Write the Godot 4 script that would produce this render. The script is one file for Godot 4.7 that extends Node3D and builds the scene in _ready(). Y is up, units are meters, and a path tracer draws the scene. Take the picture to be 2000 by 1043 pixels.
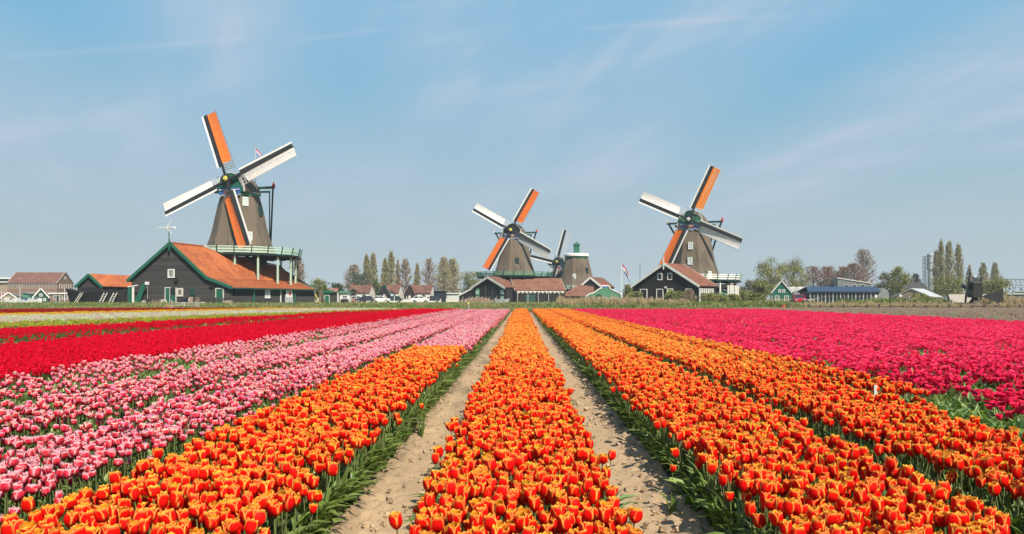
extends Node3D

# Unit of the lay-out: a camera 1.45 m above a tulip field, looking along -z.
const FOCAL := 1500.0
const EYE := 1.45
const CX := 1018.0
const CY := 583.0

var rng := RandomNumberGenerator.new()
var used := {}
var M := {}
var noise_a := FastNoiseLite.new()
var noise_b := FastNoiseLite.new()


# ---------------------------------------------------------------- mesh helper
class MB:
	var v := PackedVector3Array()
	var n := PackedVector3Array()
	var c := PackedColorArray()
	var i := PackedInt32Array()

	func tri(a: Vector3, b: Vector3, d: Vector3, col := Color.WHITE) -> void:
		var nn := (b - a).cross(d - a).normalized()
		var k := v.size()
		for p in [a, b, d]:
			v.append(p)
			n.append(nn)
			c.append(col)
		i.append(k)
		i.append(k + 2)
		i.append(k + 1)

	func quad(a: Vector3, b: Vector3, d: Vector3, e: Vector3, col := Color.WHITE) -> void:
		var nn := (d - a).cross(e - b).normalized()
		var k := v.size()
		for p in [a, b, d, e]:
			v.append(p)
			n.append(nn)
			c.append(col)
		for q in [0, 2, 1, 0, 3, 2]:
			i.append(k + q)

	func hexa(p: Array, col := Color.WHITE) -> void:
		# eight corners: 0-3 the front face counter-clockwise, 4-7 behind them
		quad(p[0], p[1], p[2], p[3], col)
		quad(p[5], p[4], p[7], p[6], col)
		quad(p[3], p[2], p[6], p[7], col)
		quad(p[1], p[0], p[4], p[5], col)
		quad(p[1], p[5], p[6], p[2], col)
		quad(p[4], p[0], p[3], p[7], col)

	func box(o: Vector3, s: Vector3, b := Basis(), col := Color.WHITE) -> void:
		var x := b.x * s.x * 0.5
		var y := b.y * s.y * 0.5
		var z := b.z * s.z * 0.5
		hexa([o - x - y + z, o + x - y + z, o + x + y + z, o - x + y + z, o - x - y - z, o + x - y - z, o + x + y - z, o - x + y - z], col)

	func bar(p0: Vector3, p1: Vector3, w: float, h: float, col := Color.WHITE, up := Vector3.UP) -> void:
		var z := (p1 - p0).normalized()
		if absf(z.dot(up)) > 0.99:
			up = Vector3.RIGHT
		var x := up.cross(z).normalized()
		box((p0 + p1) * 0.5, Vector3(w, h, p0.distance_to(p1)), Basis(x, z.cross(x), z), col)

	func tube(p0: Vector3, p1: Vector3, r0: float, r1: float, sides := 8, col := Color.WHITE, caps := true) -> void:
		var z := (p1 - p0).normalized()
		var up := Vector3.RIGHT if absf(z.y) > 0.9 else Vector3.UP
		var x := up.cross(z).normalized()
		var y := z.cross(x)
		var k := v.size()
		for s in sides:
			var a := TAU * s / sides
			var d := x * cos(a) + y * sin(a)
			v.append(p0 + d * r0)
			v.append(p1 + d * r1)
			for q in 2:
				n.append(d)
				c.append(col)
		for s in sides:
			var t := (s + 1) % sides
			for q in [s * 2, s * 2 + 1, t * 2 + 1, s * 2, t * 2 + 1, t * 2]:
				i.append(k + q)
		if caps:
			for s in sides:
				var a := TAU * s / sides
				var b := TAU * (s + 1) / sides
				tri(p1, p1 + (x * cos(a) + y * sin(a)) * r1, p1 + (x * cos(b) + y * sin(b)) * r1, col)
				tri(p0, p0 + (x * cos(b) + y * sin(b)) * r0, p0 + (x * cos(a) + y * sin(a)) * r0, col)

	func lathe(profile: Array, sides: int, turn := 0.0, smooth := false, col := Color.WHITE, o := Vector3.ZERO) -> void:
		for s in sides:
			var a := TAU * s / sides + turn
			var b := TAU * (s + 1) / sides + turn
			for k in profile.size() - 1:
				var p: Vector2 = profile[k]
				var q: Vector2 = profile[k + 1]
				var at := v.size()
				quad(o + Vector3(sin(a) * p.x, p.y, cos(a) * p.x), o + Vector3(sin(b) * p.x, p.y, cos(b) * p.x), o + Vector3(sin(b) * q.x, q.y, cos(b) * q.x), o + Vector3(sin(a) * q.x, q.y, cos(a) * q.x), col)
				if smooth:
					var sl := (p.x - q.x) / maxf(absf(q.y - p.y), 0.0001)
					for m in 4:
						var ang := a if m == 0 or m == 3 else b
						n[at + m] = Vector3(sin(ang), clampf(sl, -50, 50), cos(ang)).normalized()

	func prism(pts: PackedVector2Array, xf: Transform3D, depth: float, col := Color.WHITE) -> void:
		# a flat outline in xf's xy plane, its front at z = 0 and its back at z = -depth
		var area := 0.0
		for k in pts.size():
			area += pts[k].cross(pts[(k + 1) % pts.size()])
		if area < 0:
			pts.reverse()
		var t := Geometry2D.triangulate_polygon(pts)
		for k in range(0, t.size(), 3):
			var a := pts[t[k]]
			var b := pts[t[k + 1]]
			var d := pts[t[k + 2]]
			if (b - a).cross(d - a) < 0:
				var e := b
				b = d
				d = e
			tri(xf * Vector3(a.x, a.y, 0), xf * Vector3(b.x, b.y, 0), xf * Vector3(d.x, d.y, 0), col)
			tri(xf * Vector3(a.x, a.y, -depth), xf * Vector3(d.x, d.y, -depth), xf * Vector3(b.x, b.y, -depth), col)
		for k in pts.size():
			var a := pts[k]
			var b := pts[(k + 1) % pts.size()]
			quad(xf * Vector3(b.x, b.y, 0), xf * Vector3(a.x, a.y, 0), xf * Vector3(a.x, a.y, -depth), xf * Vector3(b.x, b.y, -depth), col)

	func sheet(rows: Array, cols: Array, turn_over := false) -> void:
		# smooth grid of points; rows[r] is a PackedVector3Array, cols[r] a PackedColorArray
		var k := v.size()
		var w: int = rows[0].size()
		var h := rows.size()
		for r in h:
			for s in w:
				var dx: Vector3 = rows[r][mini(s + 1, w - 1)] - rows[r][maxi(s - 1, 0)]
				var dy: Vector3 = rows[mini(r + 1, h - 1)][s] - rows[maxi(r - 1, 0)][s]
				var nn := dx.cross(dy).normalized()
				v.append(rows[r][s])
				n.append(-nn if turn_over else nn)
				c.append(cols[r][s])
		for r in h - 1:
			for s in w - 1:
				var a := k + r * w + s
				var f := [a, a + w, a + 1, a + 1, a + w, a + w + 1]
				if turn_over:
					f.reverse()
				for q in f:
					i.append(q)

	func mesh(mat: Material, onto: ArrayMesh = null) -> ArrayMesh:
		var m := onto if onto else ArrayMesh.new()
		if v.is_empty():
			return m
		var a := []
		a.resize(Mesh.ARRAY_MAX)
		a[Mesh.ARRAY_VERTEX] = v
		a[Mesh.ARRAY_NORMAL] = n
		a[Mesh.ARRAY_COLOR] = c
		a[Mesh.ARRAY_INDEX] = i
		m.add_surface_from_arrays(Mesh.PRIMITIVE_TRIANGLES, a)
		m.surface_set_material(m.get_surface_count() - 1, mat)
		return m


# ---------------------------------------------------------------- scene helpers
func numbered(called: String) -> String:
	var k: int = used.get(called, 0)
	used[called] = k + 1
	return called if k == 0 else "%s_%03d" % [called, k]


func tag(o: Node3D, label: String, category := "", group := "", kind := "") -> Node3D:
	if label:
		o.set_meta("label", label)
	if category:
		o.set_meta("category", category)
	if group:
		o.set_meta("group", group)
	if kind:
		o.set_meta("kind", kind)
	return o


func thing(called: String, label: String, category: String, at := Vector3.ZERO, turn := 0.0, group := "") -> Node3D:
	var o := Node3D.new()
	o.name = numbered(called)
	add_child(o)
	o.position = at
	o.rotation.y = turn
	tag(o, label, category, group)
	return o


func part(called: String, mb: MB, mat: Material, parent: Node3D, kind := "") -> MeshInstance3D:
	var o := MeshInstance3D.new()
	o.name = called
	o.mesh = mb.mesh(mat)
	parent.add_child(o, true)
	if kind:
		o.set_meta("kind", kind)
	return o


func solo(called: String, mb: MB, mat: Material, label := "", category := "", group := "", kind := "") -> MeshInstance3D:
	var o := part(numbered(called), mb, mat, self)
	tag(o, label, category, group, kind)
	return o


func paint(r: float, g: float, b: float, rough := 0.8, grain: Texture2D = null, size := 1.0, relief := 0.0) -> StandardMaterial3D:
	var m := StandardMaterial3D.new()
	m.albedo_color = Color(r, g, b).linear_to_srgb()
	m.roughness = rough
	m.vertex_color_use_as_albedo = true
	m.cull_mode = BaseMaterial3D.CULL_DISABLED
	if grain:
		m.albedo_texture = grain
		m.uv1_triplanar = true
		m.uv1_scale = Vector3.ONE * size
		if relief > 0.0:
			m.heightmap_enabled = true
			m.heightmap_texture = grain
			m.heightmap_scale = relief
	return m


func grain_texture(freq: float, lo: float, hi: float, seed_ := 1, octaves := 4) -> NoiseTexture2D:
	var f := FastNoiseLite.new()
	f.noise_type = FastNoiseLite.TYPE_SIMPLEX_SMOOTH
	f.frequency = freq
	f.fractal_octaves = octaves
	f.seed = seed_
	var t := NoiseTexture2D.new()
	t.width = 512
	t.height = 512
	t.seamless = true
	t.noise = f
	var g := Gradient.new()
	g.set_color(0, Color(lo, lo, lo).linear_to_srgb())
	g.set_color(1, Color(hi, hi, hi).linear_to_srgb())
	t.color_ramp = g
	return t


func wx(px: float, d: float) -> float:
	return (px - CX) * d / FOCAL


func wy(py: float, d: float) -> float:
	return EYE - (py - CY) * d / FOCAL


func ground_y(d: float) -> float:
	return 0.55 * smoothstep(86.0, 100.0, d)


func spot(px: float, d: float) -> Vector3:
	return Vector3(wx(px, d), ground_y(d), -d)


func shade(c: Color, spread: float) -> Color:
	var k := 1.0 + rng.randf_range(-spread, spread)
	return Color(c.r * k, c.g * k, c.b * k)


# ---------------------------------------------------------------- scene
func _ready() -> void:
	rng.seed = 20240517
	noise_a.seed = 5
	noise_a.frequency = 1.0
	noise_b.seed = 9
	noise_b.frequency = 1.0
	noise_b.fractal_octaves = 4
	make_camera_and_light()
	make_materials()
	make_ground()
	make_left_mill()
	make_other_mills()
	make_left_buildings()
	make_village()
	make_right_buildings()
	make_trees()
	make_small_things()
	make_verges()
	make_tulips()


func make_camera_and_light() -> void:
	var cam := Camera3D.new()
	cam.name = "camera"
	cam.projection = Camera3D.PROJECTION_FRUSTUM
	cam.near = 0.1
	cam.far = 9000.0
	cam.size = 2.0 * cam.near * 521.5 / FOCAL
	cam.frustum_offset = Vector2(-18.0, 61.5) / FOCAL * cam.near
	cam.position = Vector3(0, EYE, 0)
	add_child(cam)
	cam.current = true

	var env := Environment.new()
	env.background_mode = Environment.BG_SKY
	env.sky = Sky.new()
	var pano := PanoramaSkyMaterial.new()
	pano.panorama = ImageTexture.create_from_image(sky_picture())
	env.sky.sky_material = pano
	env.tonemap_mode = Environment.TONE_MAPPER_LINEAR
	env.tonemap_exposure = 1.75
	env.background_energy_multiplier = 0.60
	env.sdfgi_enabled = true
	env.ssao_enabled = true
	env.ssil_enabled = true
	env.fog_enabled = true
	env.fog_density = 0.00025
	env.fog_light_color = Color(0.80, 0.86, 0.92)
	var we := WorldEnvironment.new()
	we.name = "world"
	we.environment = env
	add_child(we)

	var sun := DirectionalLight3D.new()
	sun.name = "sun"
	sun.light_energy = 1.5
	sun.light_color = Color(1.0, 0.955, 0.88)
	sun.light_angular_distance = 0.5
	sun.shadow_enabled = true
	# high in the south, behind the photographer and to the right
	sun.rotation = Vector3(deg_to_rad(-48), deg_to_rad(31), 0)
	add_child(sun)


func sky_picture() -> Image:
	var w := 3072
	var h := 1536
	var f := FastNoiseLite.new()
	f.noise_type = FastNoiseLite.TYPE_SIMPLEX_SMOOTH
	f.frequency = 1.0
	f.fractal_octaves = 5
	f.seed = 41
	var g := FastNoiseLite.new()
	g.noise_type = FastNoiseLite.TYPE_SIMPLEX_SMOOTH
	g.frequency = 1.0
	g.fractal_octaves = 2
	g.seed = 17
	var im := Image.create(w, h, false, Image.FORMAT_RGB8)
	im.fill(Color8(172, 186, 190))
	var zenith := Vector3(96, 154, 202)
	var blue := Vector3(119, 178, 215)
	var pale := Vector3(178, 193, 198)
	var veil := Vector3(184, 199, 217)
	for r in h / 2 + 2:
		var el := PI * 0.5 - PI * (r + 0.5) / h
		var se := sin(el)
		var ce := cos(el)
		var deg := rad_to_deg(el)
		var base := pale.lerp(blue, smoothstep(0.0, 22.0, deg))
		base = base.lerp(zenith, smoothstep(22.0, 75.0, deg))
		for s in w:
			var az := TAU * (s + 0.5) / w
			var dx := sin(az) * ce
			var dz := -cos(az) * ce
			# cirrus on a sheet high above, drawn out along one wind
			var k := 1.0 / (se + 0.16)
			var px := -dx * k
			var pz := -dz * k
			var wind_x := px * 0.35 + pz * 0.94
			var wind_z := -px * 0.94 + pz * 0.35
			var warp := g.get_noise_2d(wind_x * 0.35, wind_z * 0.35) * 0.45
			var wide := g.get_noise_2d(wind_x * 0.45 + 3.0 + warp * 0.5, wind_z * 1.1 + warp * 0.6)
			var fine := f.get_noise_2d(wind_x * 0.75 + warp * 0.8, wind_z * 3.6 + warp * 1.2)
			var cross_ := f.get_noise_2d(px * 0.7 + pz * 0.25 + 20.0, (pz * 0.7 - px * 0.3) * 4.5 + warp)
			var a := clampf(0.34 + wide * 0.50, 0.0, 0.6) + clampf(fine * 0.5 + cross_ * 0.32, -0.14, 0.32) * clampf(0.5 + wide * 1.4, 0.25, 1.0)
			a = clampf(a, 0.0, 0.85) * smoothstep(0.0, 9.0, deg)
			# old vapour trails, thin and faint
			if dz < -0.4:
				var u := dx / -dz
				var t := se / -dz
				a += trail(u, t, Vector2(-0.70, 0.312), Vector2(-0.27, 0.345), 0.0034, 0.24)
				a += trail(u, t, Vector2(-0.30, 0.335), Vector2(-0.12, 0.358), 0.0026, 0.25)
				a += trail(u, t, Vector2(0.06, 0.350), Vector2(0.40, 0.373), 0.0036, 0.30)
				a += trail(u, t, Vector2(0.33, 0.18), Vector2(0.60, 0.28), 0.0030, 0.15)
			var col := base.lerp(veil, clampf(a, 0.0, 0.9))
			im.set_pixel(s, r, Color8(int(col.x), int(col.y), int(col.z)))
	return im


func trail(u: float, t: float, a: Vector2, b: Vector2, width: float, strength: float) -> float:
	var d := b - a
	var p := Vector2(u, t) - a
	var along := p.dot(d) / d.length_squared()
	if along < 0.0 or along > 1.0:
		return 0.0
	var off := absf(p.cross(d)) / d.length() / width
	return strength * exp(-off * off) * sin(PI * pow(along, 0.7)) if off < 3.0 else 0.0


func make_materials() -> void:
	var soft := grain_texture(0.012, 0.72, 1.0, 3)
	var fine := grain_texture(0.05, 0.6, 1.0, 4)
	var thatch := grain_texture(0.09, 0.45, 1.0, 6)
	M.soft = soft
	M.fine = fine
	M.thatch = paint(0.175, 0.134, 0.098, 0.95, thatch, 0.35, 5.0)
	M.thatch.uv1_scale = Vector3(0.5, 0.12, 0.5)
	M.thatch_worn = paint(0.155, 0.12, 0.09, 0.95, thatch, 0.35, 3.0)
	M.tar = paint(0.016, 0.015, 0.017, 0.7, fine, 0.3, 0.5)
	M.black = paint(0.012, 0.012, 0.013, 0.6)
	M.green = paint(0.010, 0.115, 0.072, 0.55, soft, 0.4)
	M.dark_green = paint(0.008, 0.055, 0.042, 0.6, soft, 0.4)
	M.mint = paint(0.40, 0.56, 0.44, 0.6, soft, 0.4)
	M.shed_green = paint(0.075, 0.22, 0.13, 0.6, soft, 0.4)
	M.white = paint(0.74, 0.73, 0.70, 0.6, soft, 0.4)
	M.off_white = paint(0.58, 0.56, 0.52, 0.7, soft, 0.4)
	M.grey_board = [paint(0.046, 0.043, 0.043, 0.9, fine, 0.5, 0.6), paint(0.060, 0.056, 0.055, 0.9, fine, 0.5, 0.6), paint(0.035, 0.033, 0.034, 0.9, fine, 0.5, 0.6)]
	M.black_board = [paint(0.013, 0.010, 0.009, 0.85, fine, 0.5, 0.6), paint(0.019, 0.014, 0.012, 0.85, fine, 0.5, 0.6)]
	M.green_board = [paint(0.010, 0.125, 0.080, 0.6, soft, 0.4), paint(0.012, 0.140, 0.090, 0.6, soft, 0.4)]
	M.tile = paint(1, 1, 1, 0.85, fine, 0.4)
	M.brick = paint(0.23, 0.135, 0.098, 0.9, fine, 0.6, 1.0)
	M.pale_brick = paint(0.33, 0.25, 0.19, 0.9, fine, 0.6, 1.0)
	M.red_brick = paint(0.25, 0.10, 0.07, 0.9, fine, 0.6, 1.0)
	M.render_white = paint(0.66, 0.64, 0.60, 0.85, soft, 0.4)
	M.pane = paint(0.02, 0.025, 0.03, 0.12)
	M.pane_pale = paint(0.42, 0.48, 0.52, 0.2)
	M.pane_lime = paint(0.36, 0.46, 0.06, 0.4)
	M.wood = paint(0.20, 0.14, 0.09, 0.85, fine, 0.8, 0.6)
	M.grey_wood = paint(0.36, 0.33, 0.28, 0.9, fine, 0.8, 0.6)
	M.dark_wood = paint(0.05, 0.042, 0.036, 0.85, fine, 0.8, 0.6)
	M.orange_cloth = paint(0.88, 0.165, 0.004, 0.85, soft, 0.25)
	M.amber_cloth = paint(0.90, 0.245, 0.004, 0.85, soft, 0.25)
	M.white_cloth = paint(0.84, 0.80, 0.78, 0.9, soft, 0.25)
	M.grey_cloth = paint(0.40, 0.40, 0.41, 0.9, soft, 0.25)
	for k in ["orange_cloth", "amber_cloth", "white_cloth", "grey_cloth"]:
		M[k].backlight_enabled = true
		M[k].backlight = Color(0.25, 0.25, 0.25).linear_to_srgb()
	M.red = paint(0.50, 0.03, 0.03, 0.6)
	M.blue = paint(0.03, 0.10, 0.30, 0.6)
	M.yellow = paint(0.62, 0.52, 0.10, 0.5)
	M.gold = paint(0.55, 0.40, 0.14, 0.5)
	M.iron = paint(0.05, 0.05, 0.052, 0.5)
	M.blue_metal = paint(0.030, 0.055, 0.105, 0.5, soft, 0.2)
	M.navy = paint(0.012, 0.016, 0.026, 0.45)
	M.grey_metal = paint(0.16, 0.17, 0.17, 0.6, soft, 0.2)
	M.pale_metal = paint(0.42, 0.44, 0.44, 0.5, soft, 0.2)
	M.steel = paint(0.34, 0.36, 0.38, 0.4)
	M.car_red = paint(0.32, 0.012, 0.020, 0.3)
	M.car_white = paint(0.68, 0.68, 0.68, 0.3)
	M.car_dark = paint(0.03, 0.035, 0.045, 0.3)
	M.rubber = paint(0.02, 0.02, 0.02, 0.9)
	M.flag = paint(1, 1, 1, 0.9)
	M.flag.backlight_enabled = true
	M.flag.backlight = Color(0.3, 0.3, 0.3).linear_to_srgb()
	M.soil = paint(1, 1, 1, 0.97, fine, 2.2, 0.8)
	M.plant = paint(1, 1, 1, 0.6)
	M.plant.backlight_enabled = true
	M.plant.backlight = Color(0.35, 0.35, 0.35).linear_to_srgb()
	M.leaf = paint(1, 1, 1, 0.42)
	M.leaf.backlight_enabled = true
	M.leaf.backlight = Color(0.5, 0.6, 0.3).linear_to_srgb()
	M.petal = paint(1, 1, 1, 0.6)
	M.petal.metallic_specular = 0.25
	M.petal.backlight_enabled = true
	M.petal.backlight = Color(0.8, 0.8, 0.8).linear_to_srgb()
	M.bark = paint(0.11, 0.085, 0.065, 0.95, fine, 0.8, 1.0)


func make_ground() -> void:
	var grass := paint(1, 1, 1, 0.95, M.fine, 0.15, 3.0)
	var mb := MB.new()
	var ds := [-300.0, -40.0, 0.0, 40.0, 80.0, 86.0, 89.0, 92.0, 95.0, 98.0, 100.0, 105.0, 115.0, 130.0, 160.0, 200.0, 260.0, 350.0, 500.0, 900.0, 1800.0, 5000.0]
	var xs := [-5000.0, -1500.0, -600.0]
	for k in range(-300, 301, 10):
		xs.append(float(k))
	xs += [600.0, 1500.0, 5000.0]
	var rows := []
	var cols := []
	for d in ds:
		var row := PackedVector3Array()
		var col := PackedColorArray()
		for x in xs:
			row.append(Vector3(x, ground_y(d) - 0.012, -d))
			var t := noise_b.get_noise_2d(x * 0.02, d * 0.05) * 0.5 + 0.5
			col.append(Color(0.105, 0.145, 0.032).lerp(Color(0.17, 0.165, 0.065), t))
		rows.append(row)
		cols.append(col)
	mb.sheet(rows, cols)
	solo("ground", mb, grass, "", "", "", "structure")

	# bare earth of the tulip field, with the furrows between the beds
	var field := MB.new()
	rows = []
	cols = []
	var fd := []
	var d := 1.0
	while d < 85.0:
		fd.append(d)
		d += maxf(0.12, d * 0.04)
	fd.append(85.5)
	for q in fd:
		var row := PackedVector3Array()
		var col := PackedColorArray()
		for k in range(-90, 91):
			var x := signf(k) * pow(absf(k) / 90.0, 2.0) * 90.0
			row.append(Vector3(x, -0.006 + 0.012 * noise_b.get_noise_2d(x * 3.0, q * 3.0), -q))
			col.append(Color(0.20, 0.15, 0.095).lerp(Color(0.13, 0.10, 0.065), noise_b.get_noise_2d(x, q) * 0.5 + 0.5))
		rows.append(row)
		cols.append(col)
	field.sheet(rows, cols)
	solo("field_soil", field, M.soil, "", "", "", "structure")

	# the two trodden paths beside the middle bed
	for side in [-1, 1]:
		var p := MB.new()
		rows = []
		cols = []
		var dd := 1.6
		var last := false
		while not last:
			last = dd > 76.0
			var row := PackedVector3Array()
			var col := PackedColorArray()
			for k in 37:
				var t := k / 36.0
				var x: float = side * lerpf(0.36, 1.42, t)
				var trodden := smoothstep(0.0, 0.22, t) * (1.0 - smoothstep(0.42, 0.70, t))
				var rough := noise_b.get_noise_3d(x * 9.0, 4.0, dd * 6.0) * lerpf(0.085, 0.014, trodden)
				rough += noise_b.get_noise_3d(x * 2.6, 1.0, dd * 9.0) * 0.012 * trodden
				rough += noise_a.get_noise_3d(x * 1.2, 7.0, dd * 0.8) * 0.012 - 0.018 * smoothstep(0.30, 0.62, noise_a.get_noise_3d(x * 4.5, 3.0, dd * 2.6)) * trodden
				row.append(Vector3(x, 0.022 + rough + (1.0 - trodden) * 0.02, -dd))
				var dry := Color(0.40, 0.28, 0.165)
				var damp_shaded := Color(0.20, 0.145, 0.088)
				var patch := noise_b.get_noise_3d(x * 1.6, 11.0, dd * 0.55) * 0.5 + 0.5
				var wet_shade := smoothstep(0.50, 0.72, t + (patch - 0.5) * 0.5) * 0.75 if side < 0 else smoothstep(0.55, 0.95, patch) * 0.45  # outer edge of left path: shadow of the bed painted in, mixed with damp
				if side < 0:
					wet_shade = maxf(wet_shade, smoothstep(0.40, 0.75, patch) * smoothstep(4.5, 8.0, dd) * 0.85)
				col.append(dry.lerp(damp_shaded, clampf(wet_shade, 0.0, 1.0)))
			rows.append(row)
			cols.append(col)
			dd += maxf(0.02, dd * 0.0085) if dd < 30.0 else 1.5
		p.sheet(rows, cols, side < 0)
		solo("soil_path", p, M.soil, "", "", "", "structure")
		# crumbs of earth along the rough edges of the path
		var lump := MB.new()
		var pts := []
		for k in 8:
			pts.append(Vector3(-1 if k & 1 else 1, -0.7 if k & 2 else 0.7, -1 if k & 4 else 1) * rng.randf_range(0.6, 1.1))
		lump.hexa([pts[1], pts[0], pts[2], pts[3], pts[5], pts[4], pts[6], pts[7]], Color(0.9, 0.9, 0.9))
		var list := []
		for k in 1300:
			var q := 2.6 + 15.0 * pow(rng.randf(), 1.7)
			var off := lerpf(0.52, 1.24, 1.0 - pow(rng.randf(), 2.2)) if rng.randf() < 0.8 else rng.randf_range(0.5, 1.2)
			var s := 0.004 + 0.020 * pow(rng.randf(), 3.5)
			var b := Basis.from_euler(Vector3(rng.randf() * TAU, rng.randf() * TAU, 0)).scaled(Vector3(s, s, s))
			list.append([Transform3D(b, Vector3(side * off, 0.035 + 0.01 * rng.randf(), -q)), shade(Color(0.34, 0.245, 0.15), 0.35)])
		scatter("soil_crumbs", lump.mesh(paint(1, 1, 1, 0.97)), list, self, "crumbs of dry earth along the %s soil path" % ("left" if side < 0 else "right"), "soil")


func scatter(called: String, mesh: Mesh, list: Array, parent: Node3D, label := "", category := "") -> void:
	if list.is_empty():
		return
	var mm := MultiMesh.new()
	mm.transform_format = MultiMesh.TRANSFORM_3D
	mm.use_colors = true
	mm.mesh = mesh
	mm.instance_count = list.size()
	for k in list.size():
		mm.set_instance_transform(k, list[k][0])
		mm.set_instance_color(k, list[k][1])
	var o := MultiMeshInstance3D.new()
	o.name = numbered(called) if parent == self else called
	o.multimesh = mm
	parent.add_child(o, true)
	tag(o, label, category, "", "stuff")


# ---------------------------------------------------------------- building pieces
func window(parent: Node3D, xf: Transform3D, w: float, h: float, cols := 2, rows := 2, frame: Material = null, pane: Material = null, fw := 0.12) -> MeshInstance3D:
	frame = frame if frame else M.white
	pane = pane if pane else M.pane
	var f := MB.new()
	for s in [-1, 1]:
		f.box(xf * Vector3(s * (w - fw) * 0.5, 0, 0.05), Vector3(fw, h, 0.10), xf.basis)
		f.box(xf * Vector3(0, s * (h - fw) * 0.5, 0.05), Vector3(w - 2 * fw, fw, 0.10), xf.basis)
	var o := part("window", f, frame, parent)
	var p := MB.new()
	p.box(xf * Vector3(0, 0, 0.02), Vector3(w - 2 * fw, h - 2 * fw, 0.04), xf.basis)
	part("pane", p, pane, o)
	if cols * rows > 1:
		var b := MB.new()
		for k in range(1, cols):
			b.box(xf * Vector3((k / float(cols) - 0.5) * w, 0, 0.055), Vector3(fw * 0.45, h - 2 * fw, 0.03), xf.basis)
		for k in range(1, rows):
			b.box(xf * Vector3(0, (k / float(rows) - 0.5) * h, 0.058), Vector3(w - 2 * fw, fw * 0.45, 0.03), xf.basis)
		part("glazing_bar", b, frame, o)
	return o


func door(parent: Node3D, xf: Transform3D, w: float, h: float, leaf: Material, frame: Material = null) -> MeshInstance3D:
	# xf is the middle of the threshold
	var p := MB.new()
	p.box(xf * Vector3(0, h * 0.5, 0.04), Vector3(w, h, 0.08), xf.basis)
	for k in 4:
		p.box(xf * Vector3((k / 3.0 - 0.5) * w * 0.8, h * 0.5, 0.085), Vector3(0.02, h * 0.96, 0.02), xf.basis)
	var o := part("door", p, leaf, parent)
	if frame:
		var f := MB.new()
		for s in [-1, 1]:
			f.box(xf * Vector3(s * (w * 0.5 + 0.06), h * 0.5, 0.06), Vector3(0.12, h, 0.12), xf.basis)
		f.box(xf * Vector3(0, h + 0.06, 0.06), Vector3(w + 0.24, 0.12, 0.12), xf.basis)
		part("door_frame", f, frame, o)
	return o


func outline_at(profile: Array, y: float) -> Vector2:
	# left and right end of a gable outline (left eave ... right eave) at height y
	var lo := INF
	var hi := -INF
	for k in profile.size() - 1:
		var a: Vector2 = profile[k]
		var b: Vector2 = profile[k + 1]
		if (a.y - y) * (b.y - y) <= 0.0 and absf(a.y - b.y) > 1e-6:
			var x := a.x + (b.x - a.x) * (y - a.y) / (b.y - a.y)
			lo = minf(lo, x)
			hi = maxf(hi, x)
	if y <= profile[0].y:
		lo = profile[0].x
	if y <= profile[-1].y:
		hi = profile[-1].x
	return Vector2(lo, hi)


func boards(parent: Node3D, profile: Array, xf: Transform3D, pitch: float, mats: Array) -> void:
	# clapboards over a wall whose outline is the profile down to y = 0
	var top := 0.0
	for p in profile:
		top = maxf(top, p.y)
	var rows := int(top / pitch)
	for r in rows:
		var y0 := r * pitch
		var y1 := minf(y0 + pitch * 1.04, top - 0.02)
		var e0 := outline_at(profile, y0)
		var e1 := outline_at(profile, y1)
		if e1.x > e1.y or e0.x > e0.y:
			continue
		var mb := MB.new()
		mb.hexa([xf * Vector3(e0.x, y0, 0.055), xf * Vector3(e0.y, y0, 0.055), xf * Vector3(e1.y, y1, 0.018), xf * Vector3(e1.x, y1, 0.018),
			xf * Vector3(e0.x, y0, 0.0), xf * Vector3(e0.y, y0, 0.0), xf * Vector3(e1.y, y1, 0.0), xf * Vector3(e1.x, y1, 0.0)], shade(Color.WHITE, 0.18))
		part("board", mb, mats[rng.randi() % mats.size()], parent)


func tiles(mb: MB, a: Vector3, b: Vector3, c: Vector3, d: Vector3, tw: float, th: float, col: Color, spread := 0.22) -> void:
	# rows of pantiles on the quad eave-left, eave-right, ridge-right, ridge-left
	var nu := maxi(1, int(maxf(a.distance_to(b), d.distance_to(c)) / tw))
	var nv := maxi(1, int(maxf(a.distance_to(d), b.distance_to(c)) / th))
	var up := (b - a).cross(d - a).normalized()
	for r in nv:
		var v0 := r / float(nv)
		var v1 := (r + 1) / float(nv)
		var l0 := a.lerp(d, v0)
		var r0 := b.lerp(c, v0)
		var l1 := a.lerp(d, v1)
		var r1 := b.lerp(c, v1)
		for s in nu:
			var u0 := s / float(nu)
			var u1 := (s + 1) / float(nu)
			var p := l0.lerp(r0, u0) + up * 0.030
			var q := l0.lerp(r0, u1) + up * 0.018
			var big := noise_b.get_noise_3dv(p * 0.35) * 0.25 + noise_b.get_noise_3dv(p * 1.1) * 0.28
			var k := 1.0 + rng.randf_range(-spread, spread) + big
			var t := Color(col.r * k, col.g * k * (1.0 + big * 0.5), col.b * k)
			mb.quad(p, q, l1.lerp(r1, u1) + up * 0.004, l1.lerp(r1, u0) + up * 0.014, t)
			mb.quad(p - up * 0.02, q - up * 0.02, q, p, t)


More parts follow.
